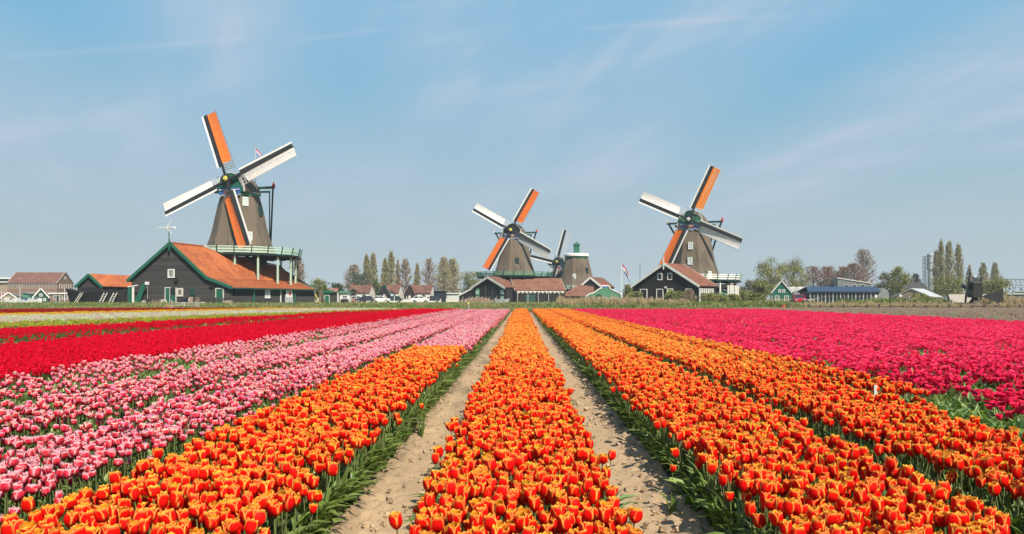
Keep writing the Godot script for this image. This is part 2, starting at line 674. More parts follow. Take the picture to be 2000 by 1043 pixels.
func gable_house(called: String, label: String, category: String, at: Vector3, yaw: float, profile: Array, length: float, o := {}, group := "") -> Node3D:
	# profile: outline of the front gable from left eave to right eave; the house runs back along -z
	var t := thing(called, label, category, at, yaw, group)
	var wall_mat: Material = o.get("wall", M.brick)
	var pts := PackedVector2Array([Vector2(profile[0].x, -0.4)])
	for p in profile:
		pts.append(p)
	pts.append(Vector2(profile[-1].x, -0.4))
	var mb := MB.new()
	mb.prism(pts, Transform3D(), length)
	part("wall", mb, wall_mat, t)
	var right_face := Transform3D(Basis(Vector3(0, 0, -1), Vector3.UP, Vector3.RIGHT), Vector3(profile[-1].x, 0, 0))
	var left_face := Transform3D(Basis(Vector3(0, 0, 1), Vector3.UP, Vector3.LEFT), Vector3(profile[0].x, 0, 0))
	if o.has("boards"):
		boards(t, profile, Transform3D(), o.get("pitch", 0.3), o.boards)
		boards(t, [Vector2(0.06, profile[-1].y), Vector2(length, profile[-1].y)], right_face, o.get("pitch", 0.3), o.boards)
		if o.get("left_boards", false):
			boards(t, [Vector2(-length, profile[0].y), Vector2(-0.06, profile[0].y)], left_face, o.get("pitch", 0.3), o.boards)
	# roof slopes
	var over: float = o.get("over", 0.25)
	var tile_col: Color = o.get("tile", Color(0.3, 0.1, 0.05))
	var tile_size: float = o.get("tile_size", 0.35)
	for k in profile.size() - 1:
		var a: Vector2 = profile[k]
		var b: Vector2 = profile[k + 1]
		var dir := (b - a).normalized()
		var nrm := Vector2(-dir.y, dir.x)
		if nrm.y < 0:
			nrm = -nrm
		var a2 := a - dir * (0.3 if k == 0 else 0.0)
		var b2 := b + dir * (0.3 if k == profile.size() - 2 else 0.0)
		var th := nrm * 0.16
		var zf := over
		var zb := -length - over
		mb = MB.new()
		mb.hexa([Vector3(a2.x, a2.y, zf), Vector3(b2.x, b2.y, zf), Vector3(b2.x + th.x, b2.y + th.y, zf), Vector3(a2.x + th.x, a2.y + th.y, zf),
			Vector3(a2.x, a2.y, zb), Vector3(b2.x, b2.y, zb), Vector3(b2.x + th.x, b2.y + th.y, zb), Vector3(a2.x + th.x, a2.y + th.y, zb)], tile_col if not o.has("roof") else Color.WHITE)
		var rf := part("roof", mb, o.get("roof", M.tile), t)
		if not o.has("roof"):
			var tm := MB.new()
			var a3 := a2 + th
			var b3 := b2 + th
			if b.y < a.y:
				tiles(tm, Vector3(b3.x, b3.y, zf), Vector3(b3.x, b3.y, zb), Vector3(a3.x, a3.y, zb), Vector3(a3.x, a3.y, zf), tile_size, tile_size, tile_col)
			else:
				tiles(tm, Vector3(a3.x, a3.y, zb), Vector3(a3.x, a3.y, zf), Vector3(b3.x, b3.y, zf), Vector3(b3.x, b3.y, zb), tile_size, tile_size, tile_col)
			part("roof_tiles", tm, M.tile, rf, "stuff")
		# barge board along the gable edge
		if o.has("trim"):
			var tw: float = o.get("trim_width", 0.34)
			for z in ([zf, zb] if o.get("back_trim", true) else [zf]):
				mb = MB.new()
				var lift := nrm * 0.20
				var drop := nrm * (0.20 - tw)
				var zz: float = z + (0.04 if z == zf else -0.04)
				mb.hexa([Vector3(a2.x + drop.x, a2.y + drop.y, zz), Vector3(b2.x + drop.x, b2.y + drop.y, zz), Vector3(b2.x + lift.x, b2.y + lift.y, zz), Vector3(a2.x + lift.x, a2.y + lift.y, zz),
					Vector3(a2.x + drop.x, a2.y + drop.y, zz - 0.05), Vector3(b2.x + drop.x, b2.y + drop.y, zz - 0.05), Vector3(b2.x + lift.x, b2.y + lift.y, zz - 0.05), Vector3(a2.x + lift.x, a2.y + lift.y, zz - 0.05)])
				part("barge_board", mb, o.trim, t)
	for w in o.get("windows", []):
		# [face, u, v, width, height, columns, rows, frame, pane]
		var base := Transform3D()
		if w[0] == "r":
			base = right_face
		elif w[0] == "l":
			base = left_face
		window(t, base * Transform3D(Basis(), Vector3(w[1], w[2], 0.05)), w[3], w[4], w[5], w[6], w[7] if w.size() > 7 else null, w[8] if w.size() > 8 else null, o.get("frame_width", 0.14))
	for w in o.get("doors", []):
		# [face, u, width, height, leaf, frame]
		var base := right_face if w[0] == "r" else left_face if w[0] == "l" else Transform3D()
		door(t, base * Transform3D(Basis(), Vector3(w[1], 0, 0.05)), w[2], w[3], w[4], w[5])
	for ch in o.get("chimneys", []):
		# [x, z, top]
		mb = MB.new()
		mb.box(Vector3(ch[0], ch[2] - 0.9, ch[1]), Vector3(0.7, 1.8, 0.7))
		mb.box(Vector3(ch[0], ch[2] + 0.05, ch[1]), Vector3(0.86, 0.12, 0.86))
		part("chimney", mb, M.red_brick, t)
	return t


func ridge(w: float, eave: float, top: float) -> Array:
	return [Vector2(-w * 0.5, eave), Vector2(0, top), Vector2(w * 0.5, eave)]


# ---------------------------------------------------------------- windmills
func windmill(label: String, at: Vector3, o: Dictionary) -> Node3D:
	# A smock mill: base, gallery on posts, thatched eight-sided tower, cap, four sails.
	var t := thing("windmill", label, "windmill", at, 0.0, o.get("group", ""))
	var hg: float = o.gallery          # height of the gallery deck
	var ht: float = o.top              # top of the tower
	var psi := deg_to_rad(o.yaw)       # how far the sails are turned to the left
	var tau := deg_to_rad(o.get("tilt", 8.0))
	var k8: float = PI / 8.0 + o.get("turn", 0.0)
	var s: float = o.get("scale", 1.0)

	var mb := MB.new()
	mb.lathe([Vector2(o.get("base_radius", 4.4) + 0.4, -0.5), Vector2(o.get("base_radius", 4.4), hg - 0.2)], 8, k8)
	part("base", mb, o.get("base", M.tar), t)
	# tower: hollow-curved thatch with softened corners
	var prof := [[0.0, 5.70], [0.05, 5.42], [0.13, 5.06], [0.28, 4.55], [0.45, 4.12], [0.62, 3.80], [0.8, 3.40], [0.92, 3.08], [1.0, 2.92]]
	var rows := []
	var cols := []
	var fine_prof := []
	for q in prof.size() - 1:
		for e in 4:
			fine_prof.append([lerpf(prof[q][0], prof[q + 1][0], e / 4.0), lerpf(prof[q][1], prof[q + 1][1], e / 4.0)])
	fine_prof.append(prof[-1])
	for p in fine_prof:
		for skirt in ([0, 1] if p[0] == 0.0 else [1]):
			var row := PackedVector3Array()
			var col := PackedColorArray()
			for q in 161:
				var a: float = TAU * q / 160.0 + k8
				var m := fposmod(a - k8, TAU / 8.0) - TAU / 16.0
				var flat := cos(PI / 8.0) / cos(m)
				var r: float = p[1] * s * lerpf(flat, 1.0, 0.10) * (0.97 if skirt == 0 else 1.0)
				var y: float = lerpf(hg + 0.35, ht, p[0]) - (0.0 if skirt else 0.02)
				row.append(Vector3(sin(a) * r, y, cos(a) * r))
				var streak := noise_b.get_noise_3d(sin(a) * 9.0, y * 0.30 + at.x, cos(a) * 9.0) + 0.5 * noise_a.get_noise_3d(sin(a) * 22.0, y * 1.6, cos(a) * 22.0)
				var big := noise_b.get_noise_3d(sin(a) * 2.0 + 5.0, y * 0.12, cos(a) * 2.0)
				var k := maxf(0.35, 1.0 + streak * 0.5 + big * 0.75)
				var moss: float = clampf(noise_a.get_noise_3d(sin(a) * 4.0, y * 0.5, cos(a) * 4.0 + at.x) * 1.2, 0.0, 1.0) * (1.0 - p[0]) * 0.5
				col.append(Color(k, k, k).lerp(Color(0.75, 0.95, 0.55), moss))
			rows.append(row)
			cols.append(col)
	mb = MB.new()
	mb.sheet(rows, cols, true)
	part("tower", mb, M.thatch, t)
	# rim below the cap
	mb = MB.new()
	mb.lathe([Vector2(2.90 * s, ht - 0.55), Vector2(3.02 * s, ht - 0.5), Vector2(3.02 * s, ht - 0.02), Vector2(2.6 * s, ht)], 24)
	part("cap_rim", mb, o.get("rim", M.shed_green), t)
	mb = MB.new()
	mb.lathe([Vector2(3.03 * s, ht - 0.02), Vector2(3.12 * s, ht), Vector2(3.12 * s, ht + 0.10), Vector2(2.6 * s, ht + 0.12)], 24)
	part("cap_ring", mb, M.white, t)
	# windows on chosen facets: [facet angle in degrees, share of the height, dark]
	for w in o.get("windows", []):
		var a := deg_to_rad(w[0])
		var y: float = lerpf(hg + 0.35, ht, w[1])
		var r0 := 0.0
		var r1 := 0.0
		for q in prof.size() - 1:
			if w[1] >= prof[q][0] and w[1] <= prof[q + 1][0]:
				r0 = lerpf(prof[q][1], prof[q + 1][1], inverse_lerp(prof[q][0], prof[q + 1][0], w[1]))
		r0 *= s * cos(PI / 8.0) * 1.01
		var tip := Basis(Vector3.UP, a)
		var face := Transform3D(tip, tip * Vector3(0, y, r0 - 0.10))
		var hood := MB.new()
		hood.box(face * Vector3(0, 0, 0.12), Vector3(0.95, 1.5, 0.40), tip)
		var cas := part("window_casing", hood, M.dark_green if w[2] else M.mint, t)
		window(cas, face * Transform3D(Basis(), Vector3(0, 0, 0.32)), 0.8, 1.3, 2, 3, M.dark_green if w[2] else M.white, M.pane if w[2] else M.pane_pale, 0.10)

	# gallery
	var rg: float = o.get("reach", 9.0)
	mb = MB.new()
	mb.lathe([Vector2(4.2, hg - 0.12), Vector2(rg, hg - 0.12), Vector2(rg, hg + 0.08), Vector2(4.2, hg + 0.08)], 24, k8)
	part("gallery_deck", mb, M.dark_green, t)
	mb = MB.new()
	for q in 24:
		var a := TAU * q / 24.0 + k8
		mb.bar(Vector3(sin(a) * 4.3, hg - 0.24, cos(a) * 4.3), Vector3(sin(a) * (rg + 0.35), hg - 0.24, cos(a) * (rg + 0.35)), 0.14, 0.22)
	part("gallery_joists", mb, M.tar, t)
	for q in 24:
		var a := TAU * q / 24.0 + k8
		var b := TAU * (q + 1) / 24.0 + k8
		var pa := Vector3(sin(a), 0, cos(a))
		var pb := Vector3(sin(b), 0, cos(b))
		mb = MB.new()
		for lv in [[0.30, 0.24, 0.16], [0.70, 0.26, 0.26], [1.06, 0.15, 0.34]]:
			mb.bar(pa * (rg + lv[2]) + Vector3(0, hg + lv[0], 0), pb * (rg + lv[2]) + Vector3(0, hg + lv[0], 0), 0.06, lv[1])
		part("railing", mb, o.get("rail", M.mint), t)
		mb = MB.new()
		mb.bar(pa * (rg + 0.12) + Vector3(0, hg - 0.1, 0), pa * (rg + 0.46) + Vector3(0, hg + 1.25, 0), 0.13, 0.13)
		part("railing_post", mb, o.get("rail_post", M.dark_green), t)
	for q in 16:
		var a := TAU * q / 16.0 + k8
		mb = MB.new()
		if o.get("long_posts", false):
			mb.bar(Vector3(sin(a) * (rg - 0.6), o.get("post_foot", 0.0), cos(a) * (rg - 0.6)), Vector3(sin(a) * (rg - 0.6), hg - 0.2, cos(a) * (rg - 0.6)), 0.26, 0.26)
			part("gallery_post", mb, o.get("post", M.mint), t)
		else:
			mb.bar(Vector3(sin(a) * 4.5, hg - 3.2, cos(a) * 4.5), Vector3(sin(a) * (rg - 0.9), hg - 0.3, cos(a) * (rg - 0.9)), 0.2, 0.2)
			part("gallery_strut", mb, M.dark_green, t)

	if o.get("capless", false):
		mb = MB.new()
		mb.lathe([Vector2(3.35, ht + 0.0), Vector2(3.35, ht + 0.45), Vector2(3.1, ht + 0.75), Vector2(0.1, ht + 0.9)], 24, 0, false)
		part("flat_roof", mb, M.white, t)
		mb = MB.new()
		mb.box(Vector3(0, ht + 1.9, 0), Vector3(1.5, 2.4, 1.5))
		mb.hexa([Vector3(-1, ht + 3.1, 1), Vector3(1, ht + 3.1, 1), Vector3(0.1, ht + 4.0, 0.1), Vector3(-0.1, ht + 4.0, 0.1), Vector3(-1, ht + 3.1, -1), Vector3(1, ht + 3.1, -1), Vector3(0.1, ht + 4.0, -0.1), Vector3(-0.1, ht + 4.0, -0.1)])
		part("lantern", mb, M.green, t)
		return t

	# cap: a thatched boat turned over, its axis along the shaft
	var cap := Basis(Vector3.UP, -psi)
	var C := func(p: Vector3) -> Vector3: return cap * (p * s) + Vector3(0, ht + 0.1, 0)
	rows = []
	cols = []
	for q in 13:
		var z := lerpf(-3.5, 2.5, q / 12.0)
		var w := 3.0 * sqrt(clampf(1.0 - pow((z - 0.3) / 4.2, 2.0), 0.02, 1.0))
		var h := 3.15 * pow(clampf(1.0 - pow(maxf(0.0, 0.9 - z) / 4.75, 2.2), 0.02, 1.0), 0.7)
		var row := PackedVector3Array()
		var col := PackedColorArray()
		for e in 17:
			var a := PI * e / 16.0
			var y := pow(sin(a), 0.75) * h
			var x := cos(a) * w * (1.0 - 0.16 * sin(a))
			row.append(C.call(Vector3(x, y - 0.1, z)))
			var k := 1.0 + noise_b.get_noise_3d(x * 3.0, y * 0.6, z * 3.0) * 0.5
			col.append(Color(k, k, k))
		rows.append(row)
		cols.append(col)
	mb = MB.new()
	mb.sheet(rows, cols)
	part("cap", mb, M.thatch_worn, t)
	# boarded front of the cap with its pale edge, and the beard under the shaft
	var front := PackedVector2Array()
	var edge := MB.new()
	var prev := Vector3.ZERO
	for e in 17:
		var a := PI * e / 16.0
		var p := Vector2(cos(a) * 2.55 * (1.0 - 0.16 * sin(a)), pow(sin(a), 0.75) * 3.05)
		front.append(p * s)
		var here: Vector3 = C.call(Vector3(p.x, p.y - 0.1, 2.66))
		if e:
			edge.bar(prev, here, 0.16, 0.16)
		prev = here
	var fx := Transform3D(cap, C.call(Vector3(0, -0.1, 2.62)))
	mb = MB.new()
	mb.prism(front, fx, 0.14 * s)
	part("front_boards", mb, o.get("front", M.green), t)
	part("front_edging", edge, M.off_white, t)
	mb = MB.new()
	var beard := PackedVector2Array([Vector2(-1.9, 0.5), Vector2(-2.0, -0.5), Vector2(-1.5, -0.85), Vector2(-1.0, -0.6), Vector2(-0.5, -1.0), Vector2(0, -0.7), Vector2(0.5, -1.0), Vector2(1.0, -0.6), Vector2(1.5, -0.85), Vector2(2.0, -0.5), Vector2(1.9, 0.5)])
	mb.prism(beard, Transform3D(cap.scaled_local(Vector3.ONE * s), C.call(Vector3(0, 0.0, 2.95))), 0.10)
	var bd := part("beard", mb, M.blue, t)
	mb = MB.new()
	for q in range(1, 9):
		mb.bar(C.call(Vector3(beard[q].x, beard[q].y, 3.0)), C.call(Vector3(beard[q + 1].x, beard[q + 1].y, 3.0)), 0.1, 0.1)
	mb.bar(C.call(Vector3(-1.9, 0.2, 3.0)), C.call(Vector3(1.9, 0.2, 3.0)), 0.1, 0.14)
	part("beard_edging", mb, M.off_white, bd)
	mb = MB.new()
	mb.box(C.call(Vector3(0, -0.15, 3.0)), Vector3(1.6, 0.35, 0.08) * s, cap)
	part("beard_panel", mb, M.red, bd)
	mb = MB.new()
	mb.bar(C.call(Vector3(-3.1, 0.05, 2.2)), C.call(Vector3(3.1, 0.05, 2.2)), 0.4, 0.4)
	part("breast_beam", mb, M.dark_wood, t)

	# tail: a beam through the cap, braces down to the gallery
	mb = MB.new()
	mb.bar(C.call(Vector3(-5.6, 0.9, -0.9)), C.call(Vector3(5.6, 0.9, -0.9)), 0.34, 0.36)
	part("cross_beam", mb, M.dark_green, t)
	mb = MB.new()
	mb.bar(C.call(Vector3(-3.8, 0.5, -2.6)), C.call(Vector3(3.8, 0.5, -2.6)), 0.28, 0.3)
	part("short_cross_beam", mb, M.dark_green, t)
	var foot: Vector3 = cap * Vector3(0, 0, -(rg - 1.0)) + Vector3(0, hg + 0.7, 0)
	mb = MB.new()
	mb.bar(C.call(Vector3(0, 0.6, -2.9)), foot, 0.36, 0.4)
	part("tail_beam", mb, M.dark_green, t)
	for e in [-1, 1]:
		mb = MB.new()
		mb.bar(C.call(Vector3(e * 5.4, 1.2, -0.9)), foot + cap * Vector3(e * 0.3, 0, 0), 0.26, 0.28)
		part("tail_brace", mb, M.dark_green, t)
		mb = MB.new()
		mb.bar(C.call(Vector3(e * 3.7, 0.6, -2.6)), foot + cap * Vector3(e * 0.2, 0.6, 0), 0.2, 0.22)
		part("tail_brace", mb, M.dark_green, t)
		mb = MB.new()
		mb.box(C.call(Vector3(e * 5.5, 1.15, -0.9)), Vector3(0.34, 0.34, 0.5), cap)
		mb.tube(C.call(Vector3(e * 5.5, 1.3, -0.9)), C.call(Vector3(e * 5.5, 1.9, -0.9)), 0.2, 0.02, 6)
		part("beam_finial", mb, M.off_white if e < 0 else M.red, t)

	# shaft, hub and sails
	var rot := Basis(Vector3.UP, -psi) * Basis(Vector3.RIGHT, -tau)
	var hub: Vector3 = C.call(Vector3(0, o.get("hub_up", 1.55), 3.35))
	mb = MB.new()
	mb.tube(hub - rot.z * 1.6, hub + rot.z * 0.1, 0.42, 0.42, 12)
	mb.box(hub, Vector3(0.95, 0.95, 1.0), rot)
	part("wind_shaft", mb, M.black, t)
	mb = MB.new()
	for q in 6:
		var a := TAU * q / 6.0
		mb.prism(PackedVector2Array([Vector2(0, 0), Vector2(0.46, 0).rotated(a - 0.52), Vector2(0.30, 0).rotated(a), Vector2(0.46, 0).rotated(a + 0.52)]), Transform3D(rot, hub + rot.z * 0.62), 0.1)
	mb.tube(hub + rot.z * 0.5, hub + rot.z * 0.8, 0.28, 0.2, 10)
	part("hub_star", mb, o.get("star", M.gold), t)
	var R: float = o.radius
	for q in 4:
		sail(t, Transform3D(rot * Basis(Vector3.BACK, -deg_to_rad(o.roll) - q * PI * 0.5), hub + rot.z * (0.25 if q % 2 == 0 else -0.2)), R, o.cloths[q], o.get("bare", false))
	return t


func sail(mill: Node3D, xf: Transform3D, R: float, cloth: Material, bare: bool) -> void:
	# +y runs out along the stock, +x is the trailing side, +z faces the wind
	var mb := MB.new()
	var w0 := 0.17
	var w1 := 0.10
	mb.hexa([xf * Vector3(-w0, 0, w0), xf * Vector3(w0, 0, w0), xf * Vector3(w1, R, w1), xf * Vector3(-w1, R, w1), xf * Vector3(-w0, 0, -w0), xf * Vector3(w0, 0, -w0), xf * Vector3(w1, R, -w1), xf * Vector3(-w1, R, -w1)])
	var o := part("sail", mb, M.black, mill)
	var y0 := 0.19 * R
	# twist: the trailing edge lies back most near the shaft
	var back := func(x: float, y: float) -> float: return -absf(x) * lerpf(0.42, 0.04, clampf(y / R, 0.0, 1.0)) if x > 0 else absf(x) * lerpf(0.10, -0.02, clampf(y / R, 0.0, 1.0))
	# leading boards: dark boards, then a white board at the very edge
	for k in 5:
		var a := lerpf(y0, R * 0.995, k / 5.0) + 0.01
		var b := lerpf(y0, R * 0.995, (k + 1) / 5.0) - 0.01
		var dk := MB.new()
		dk.hexa([xf * Vector3(-0.56, a, 0.12), xf * Vector3(-0.10, a, 0.14), xf * Vector3(-0.10, b, 0.14), xf * Vector3(-0.56, b, 0.12), xf * Vector3(-0.56, a, 0.07), xf * Vector3(-0.10, a, 0.09), xf * Vector3(-0.10, b, 0.09), xf * Vector3(-0.56, b, 0.07)], shade(Color.WHITE, 0.2))
		part("leading_board", dk, M.black, o)
	var wh := MB.new()
	wh.hexa([xf * Vector3(-0.86, y0, 0.16), xf * Vector3(-0.565, y0, 0.12), xf * Vector3(-0.565, R, 0.12), xf * Vector3(-0.86, R, 0.16), xf * Vector3(-0.86, y0, 0.11), xf * Vector3(-0.565, y0, 0.07), xf * Vector3(-0.565, R, 0.07), xf * Vector3(-0.86, R, 0.11)])
	part("leading_edge", wh, M.white, o)
	# sail bars and hem laths behind the cloth
	var lat := MB.new()
	var n := int((R - y0 * 0.72) / 0.42)
	for k in n + 1:
		var y := lerpf(y0 * 0.72, R - 0.08, k / float(n))
		lat.bar(xf * Vector3(-0.05, y, -0.06), xf * Vector3(1.72, y, back.call(1.72, y) - 0.06), 0.06, 0.07, Color.WHITE, xf.basis.y)
	for x in [0.6, 1.15, 1.62]:
		var p := Vector3(x, y0 * 0.72, back.call(x, y0 * 0.72) - 0.03)
		for k in range(1, 7):
			var y := lerpf(y0 * 0.72, R - 0.08, k / 6.0)
			var q := Vector3(x, y, back.call(x, y) - 0.03)
			lat.bar(xf * p, xf * q, 0.05, 0.04, Color.WHITE, xf.basis.z)
			p = q
	part("sail_lattice", lat, M.off_white if cloth != M.orange_cloth else M.wood, o)
	if bare:
		return
	var rows := []
	var cols := []
	var steps := n * 4
	var start := 0.235 * R
	for k in steps + 1:
		var y := lerpf(start, R * 0.992, k / float(steps))
		var row := PackedVector3Array()
		var col := PackedColorArray()
		var scallop := absf(sin(PI * (y - y0 * 0.72) / 0.42 * 1.0))
		for e in 7:
			var u := e / 6.0
			var wide := 1.58 - 0.07 * scallop
			if k < 3:
				wide *= lerpf(1.0, 0.55, (3 - k) / 3.0 * (0.4 + 0.6 * rng.randf()))
			var x := lerpf(0.13, wide, u)
			var belly := -0.10 * sin(PI * u) * (0.5 + 0.5 * scallop)
			row.append(xf * Vector3(x, y, back.call(x, y) + 0.04 + belly))
			col.append(Color.WHITE * (0.95 + 0.12 * noise_a.get_noise_2d(y * 1.1, x * 3.0) + 0.06 * noise_a.get_noise_2d(y * 7.0, x)))
		rows.append(row)
		cols.append(col)
	var cl := MB.new()
	cl.sheet(rows, cols, true)
	part("cloth", cl, cloth, o)


func make_left_mill() -> void:
	var d := 124.0
	var g := ground_y(d)
	windmill("tall left windmill with thatched tower rising behind the orange roofed barn", Vector3(wx(469, d), g, -d), {
		"gallery": wy(501, d) - g, "top": wy(379, d) - g, "yaw": 14.0, "tilt": 10.0, "roll": -24.5, "radius": 12.0, "base_radius": 4.1, "hub_up": 1.75,
		"cloths": [M.orange_cloth, M.white_cloth, M.orange_cloth, M.white_cloth], "long_posts": true, "post_foot": 2.0, "reach": 9.2, "star": M.yellow,
		"windows": [[34.0, 0.84, false], [81.0, 0.70, true], [38.0, 0.27, false]], "turn": -0.13, "group": ""})
	# small flags on the cap
	var fl := thing("flag", "small red and white flag flying beside the upper right white sail of the left windmill", "flag", Vector3(wx(499, 121), wy(360, 121), -121))
	var mb := MB.new()
	mb.tube(Vector3.ZERO, Vector3(0, 5.9, 0), 0.05, 0.03, 6)
	part("flag_pole", mb, M.off_white, fl)
	part("flag_cloth", flag_cloth([Color(0.55, 0.03, 0.04), Color(0.7, 0.68, 0.66), Color(0.04, 0.12, 0.38)], 3.0, 1.1, Vector3(0.03, 5.8, 0), 0.85), M.flag, fl)

	# the barn at the foot of the mill
	var a := deg_to_rad(12.0)
	var corner := spot(450, 104)
	var t := thing("barn", "big dark grey boarded barn with green trim and orange tiled roof below the left windmill", "barn", corner)
	var ug := Vector3(-cos(a), 0, -sin(a))     # along the gable, to the left
	var us := Vector3(sin(a), 0, -cos(a))      # along the side, to the back right
	var ng := -us
	var ns := -ug
	var gab := [Vector2(-15.3, 3.45), Vector2(-9.02, 8.35), Vector2(-3.41, 3.6), Vector2(0, 2.4)]
	var gx := Transform3D(Basis(-ug, Vector3.UP, ng), Vector3.ZERO)
	var pts := PackedVector2Array([Vector2(-15.3, -0.4)])
	for p in gab:
		pts.append(p)
	pts.append(Vector2(0, -0.4))
	mb = MB.new()
	mb.prism(pts, gx, 7.0)
	var P := func(u: float, v: float, h: float) -> Vector3: return ug * u + us * v + Vector3(0, h, 0)
	# rest of the walls below the long hipped end
	mb.hexa([P.call(15.3, 7.0, -0.4), P.call(0, 7.0, -0.4), P.call(0, 7.0, 2.35), P.call(15.3, 7.0, 2.35), P.call(15.3, 23.9, -0.4), P.call(0, 23.9, -0.4), P.call(0, 23.9, 2.35), P.call(15.3, 23.9, 2.35)])
	part("wall", mb, M.grey_board[0], t)
	boards(t, gab, gx, 0.26, M.grey_board)
	var sx := Transform3D(Basis(us, Vector3.UP, ns), Vector3.ZERO)
	boards(t, [Vector2(0.06, 2.4), Vector2(23.9, 2.4)], sx, 0.26, M.grey_board)
	# roof
	var o := 0.35
	var Rg := func(u: float, v: float, h: float) -> Vector3: return P.call(u, v, h + 0.12)
	var e0: Vector3 = Rg.call(-0.5, -o, 2.25)
	var e1: Vector3 = Rg.call(-0.5, 24.3, 2.25)
	var k0: Vector3 = Rg.call(3.41, -o, 3.62)
	var k1: Vector3 = Rg.call(3.41, 24.3, 3.62)
	var r0: Vector3 = Rg.call(9.02, -o, 8.42)
	var r1: Vector3 = Rg.call(9.02, 7.0, 8.42)
	var q1: Vector3 = Rg.call(7.9, 10.5, 7.46)
	var q2: Vector3 = Rg.call(6.4, 24.3, 6.18)
	var b0: Vector3 = Rg.call(15.8, -o, 3.2)
	var b1: Vector3 = Rg.call(15.8, 24.3, 3.2)
	mb = MB.new()
	var dn := Vector3(0, -0.10, 0)
	mb.quad(e0 + dn, e1 + dn, k1 + dn, k0 + dn)
	var kq := k0.lerp(k1, 7.35 / 24.65)
	mb.quad(k0 + dn, kq + dn, r1 + dn, r0 + dn)
	mb.tri(kq + dn, q1 + dn, r1 + dn)
	mb.quad(kq + dn, k1 + dn, q2 + dn, q1 + dn)
	mb.quad(b1 + dn, b0 + dn, r0 + dn, r1 + dn)
	mb.quad(b1 + dn, r1 + dn, q1 + dn, q2 + dn)
	mb.quad(e1 + dn, b1 + dn, q2 + dn, k1 + dn)
	for q in mb.c.size():
		mb.c[q] = Color(0.20, 0.06, 0.02)
	var rf := part("roof", mb, M.tile, t)
	mb = MB.new()
	var orange := Color(0.45, 0.122, 0.034)
	tiles(mb, e0, e1, k1, k0, 0.27, 0.33, orange)
	tiles(mb, k0, kq, r1, r0, 0.27, 0.33, orange)
	tiles(mb, kq, k1, q2, q1, 0.27, 0.33, orange)
	mb.tri(kq + Vector3(0, 0.01, 0), q1 + Vector3(0, 0.01, 0), r1 + Vector3(0, 0.01, 0), orange)
	tiles(mb, b1, b0, r0, r1, 0.27, 0.33, orange)
	part("roof_tiles", mb, M.tile, rf, "stuff")
	mb = MB.new()
	mb.bar(r0 + Vector3(0, 0.08, 0), r1 + Vector3(0, 0.08, 0), 0.3, 0.16, Color(0.42, 0.12, 0.05))
	mb.bar(r1 + Vector3(0, 0.08, 0), q1 + Vector3(0, 0.1, 0), 0.28, 0.16, Color(0.55, 0.5, 0.45))
	mb.bar(q1 + Vector3(0, 0.08, 0), q2 + Vector3(0, 0.1, 0), 0.24, 0.12, Color(0.30, 0.10, 0.05))
	mb.bar(q2 + Vector3(0, 0.06, 0), k1 + Vector3(0, 0.06, 0), 0.24, 0.16, Color(0.06, 0.2, 0.14))
	mb.bar(k1 + Vector3(0, 0.06, 0), e1 + Vector3(0, 0.06, 0), 0.24, 0.16, Color(0.06, 0.2, 0.14))
	part("ridge_tiles", mb, M.tile, rf)
	for pr in [[b0, r0], [r0, k0], [k0, e0]]:
		mb = MB.new()
		mb.bar(pr[0] + Vector3(0, -0.02, 0) + ng * 0.05, pr[1] + Vector3(0, -0.02, 0) + ng * 0.05, 0.10, 0.42)
		part("barge_board", mb, M.green, t)
	mb = MB.new()
	mb.bar(e0 + Vector3(0, -0.08, 0) + ns * 0.06, e1 + Vector3(0, -0.08, 0) + ns * 0.06, 0.12, 0.22)
	part("gutter", mb, M.dark_green, t)
	mb = MB.new()
	mb.bar(r0 + ng * 0.12 + Vector3(0, -1.1, 0), r0 + ng * 0.12 + Vector3(0, 0.5, 0), 0.26, 0.12)
	part("gable_post", mb, M.green, t)
	# openings on the gable; u is measured from the corner to the left
	var G := func(u: float, h: float) -> Transform3D: return gx * Transform3D(Basis(), Vector3(-u, h, 0.06))
	window(t, G.call(9.0, 4.35), 1.05, 1.2, 4, 1, M.white, M.dark_green, 0.14)
	door(t, G.call(9.55, 0), 0.62, 2.35, M.green, M.off_white)
	door(t, G.call(8.72, 0), 0.85, 1.35, M.green, null)
	mb = MB.new()
	mb.box(G.call(8.72, 1.88) * Vector3(0, 0, 0.03), Vector3(0.85, 0.95, 0.06), gx.basis)
	part("door_opening", mb, M.black, t)
	mb = MB.new()
	for u in [8.24, 9.17]:
		mb.box(G.call(u, 1.2) * Vector3(0, 0, 0.06), Vector3(0.10, 2.4, 0.12), gx.basis)
	part("door_frame", mb, M.off_white, t)
	var sh := window(t, G.call(7.65, 1.75), 0.98, 1.15, 1, 1, M.off_white, M.wood, 0.24)
	tag(sh, "pale open top half of the door folded back on the wall")
	mb = MB.new()
	mb.box(G.call(5.75, 1.75) * Vector3(0, 0, 0.03), Vector3(0.75, 0.85, 0.06), gx.basis)
	part("hatch", mb, M.dark_green, t)
	door(t, G.call(1.55, 0.15), 1.0, 2.05, M.green, M.off_white)
	for q in [[8.2, 3.4, 0.45, 0.5], [2.75, 2.55, 0.6, 0.25]]:
		mb = MB.new()
		mb.box(G.call(q[0], q[1]) * Vector3(0, 0, 0.10), Vector3(q[2], q[3], 0.2), gx.basis)
		mb.box(G.call(q[0], q[1] + 0.3) * Vector3(0, 0, 0.12), Vector3(0.1, 0.5, 0.1), gx.basis)
		part("wall_lamp", mb, M.black, t)
	# openings on the long side; v runs from the corner to the back
	var S := func(v: float, h: float) -> Transform3D: return sx * Transform3D(Basis(), Vector3(v, h, 0.06))
	for v in [5.55, 17.2]:
		mb = MB.new()
		mb.box(S.call(v, 1.15) * Vector3(0, 0, 0.08), Vector3(0.42, 2.3, 0.16), sx.basis)
		part("corner_post", mb, M.green, t)
	window(t, S.call(9.3, 1.6), 1.35, 1.35, 3, 3, M.white, M.pane_pale, 0.16)
	mb = MB.new()
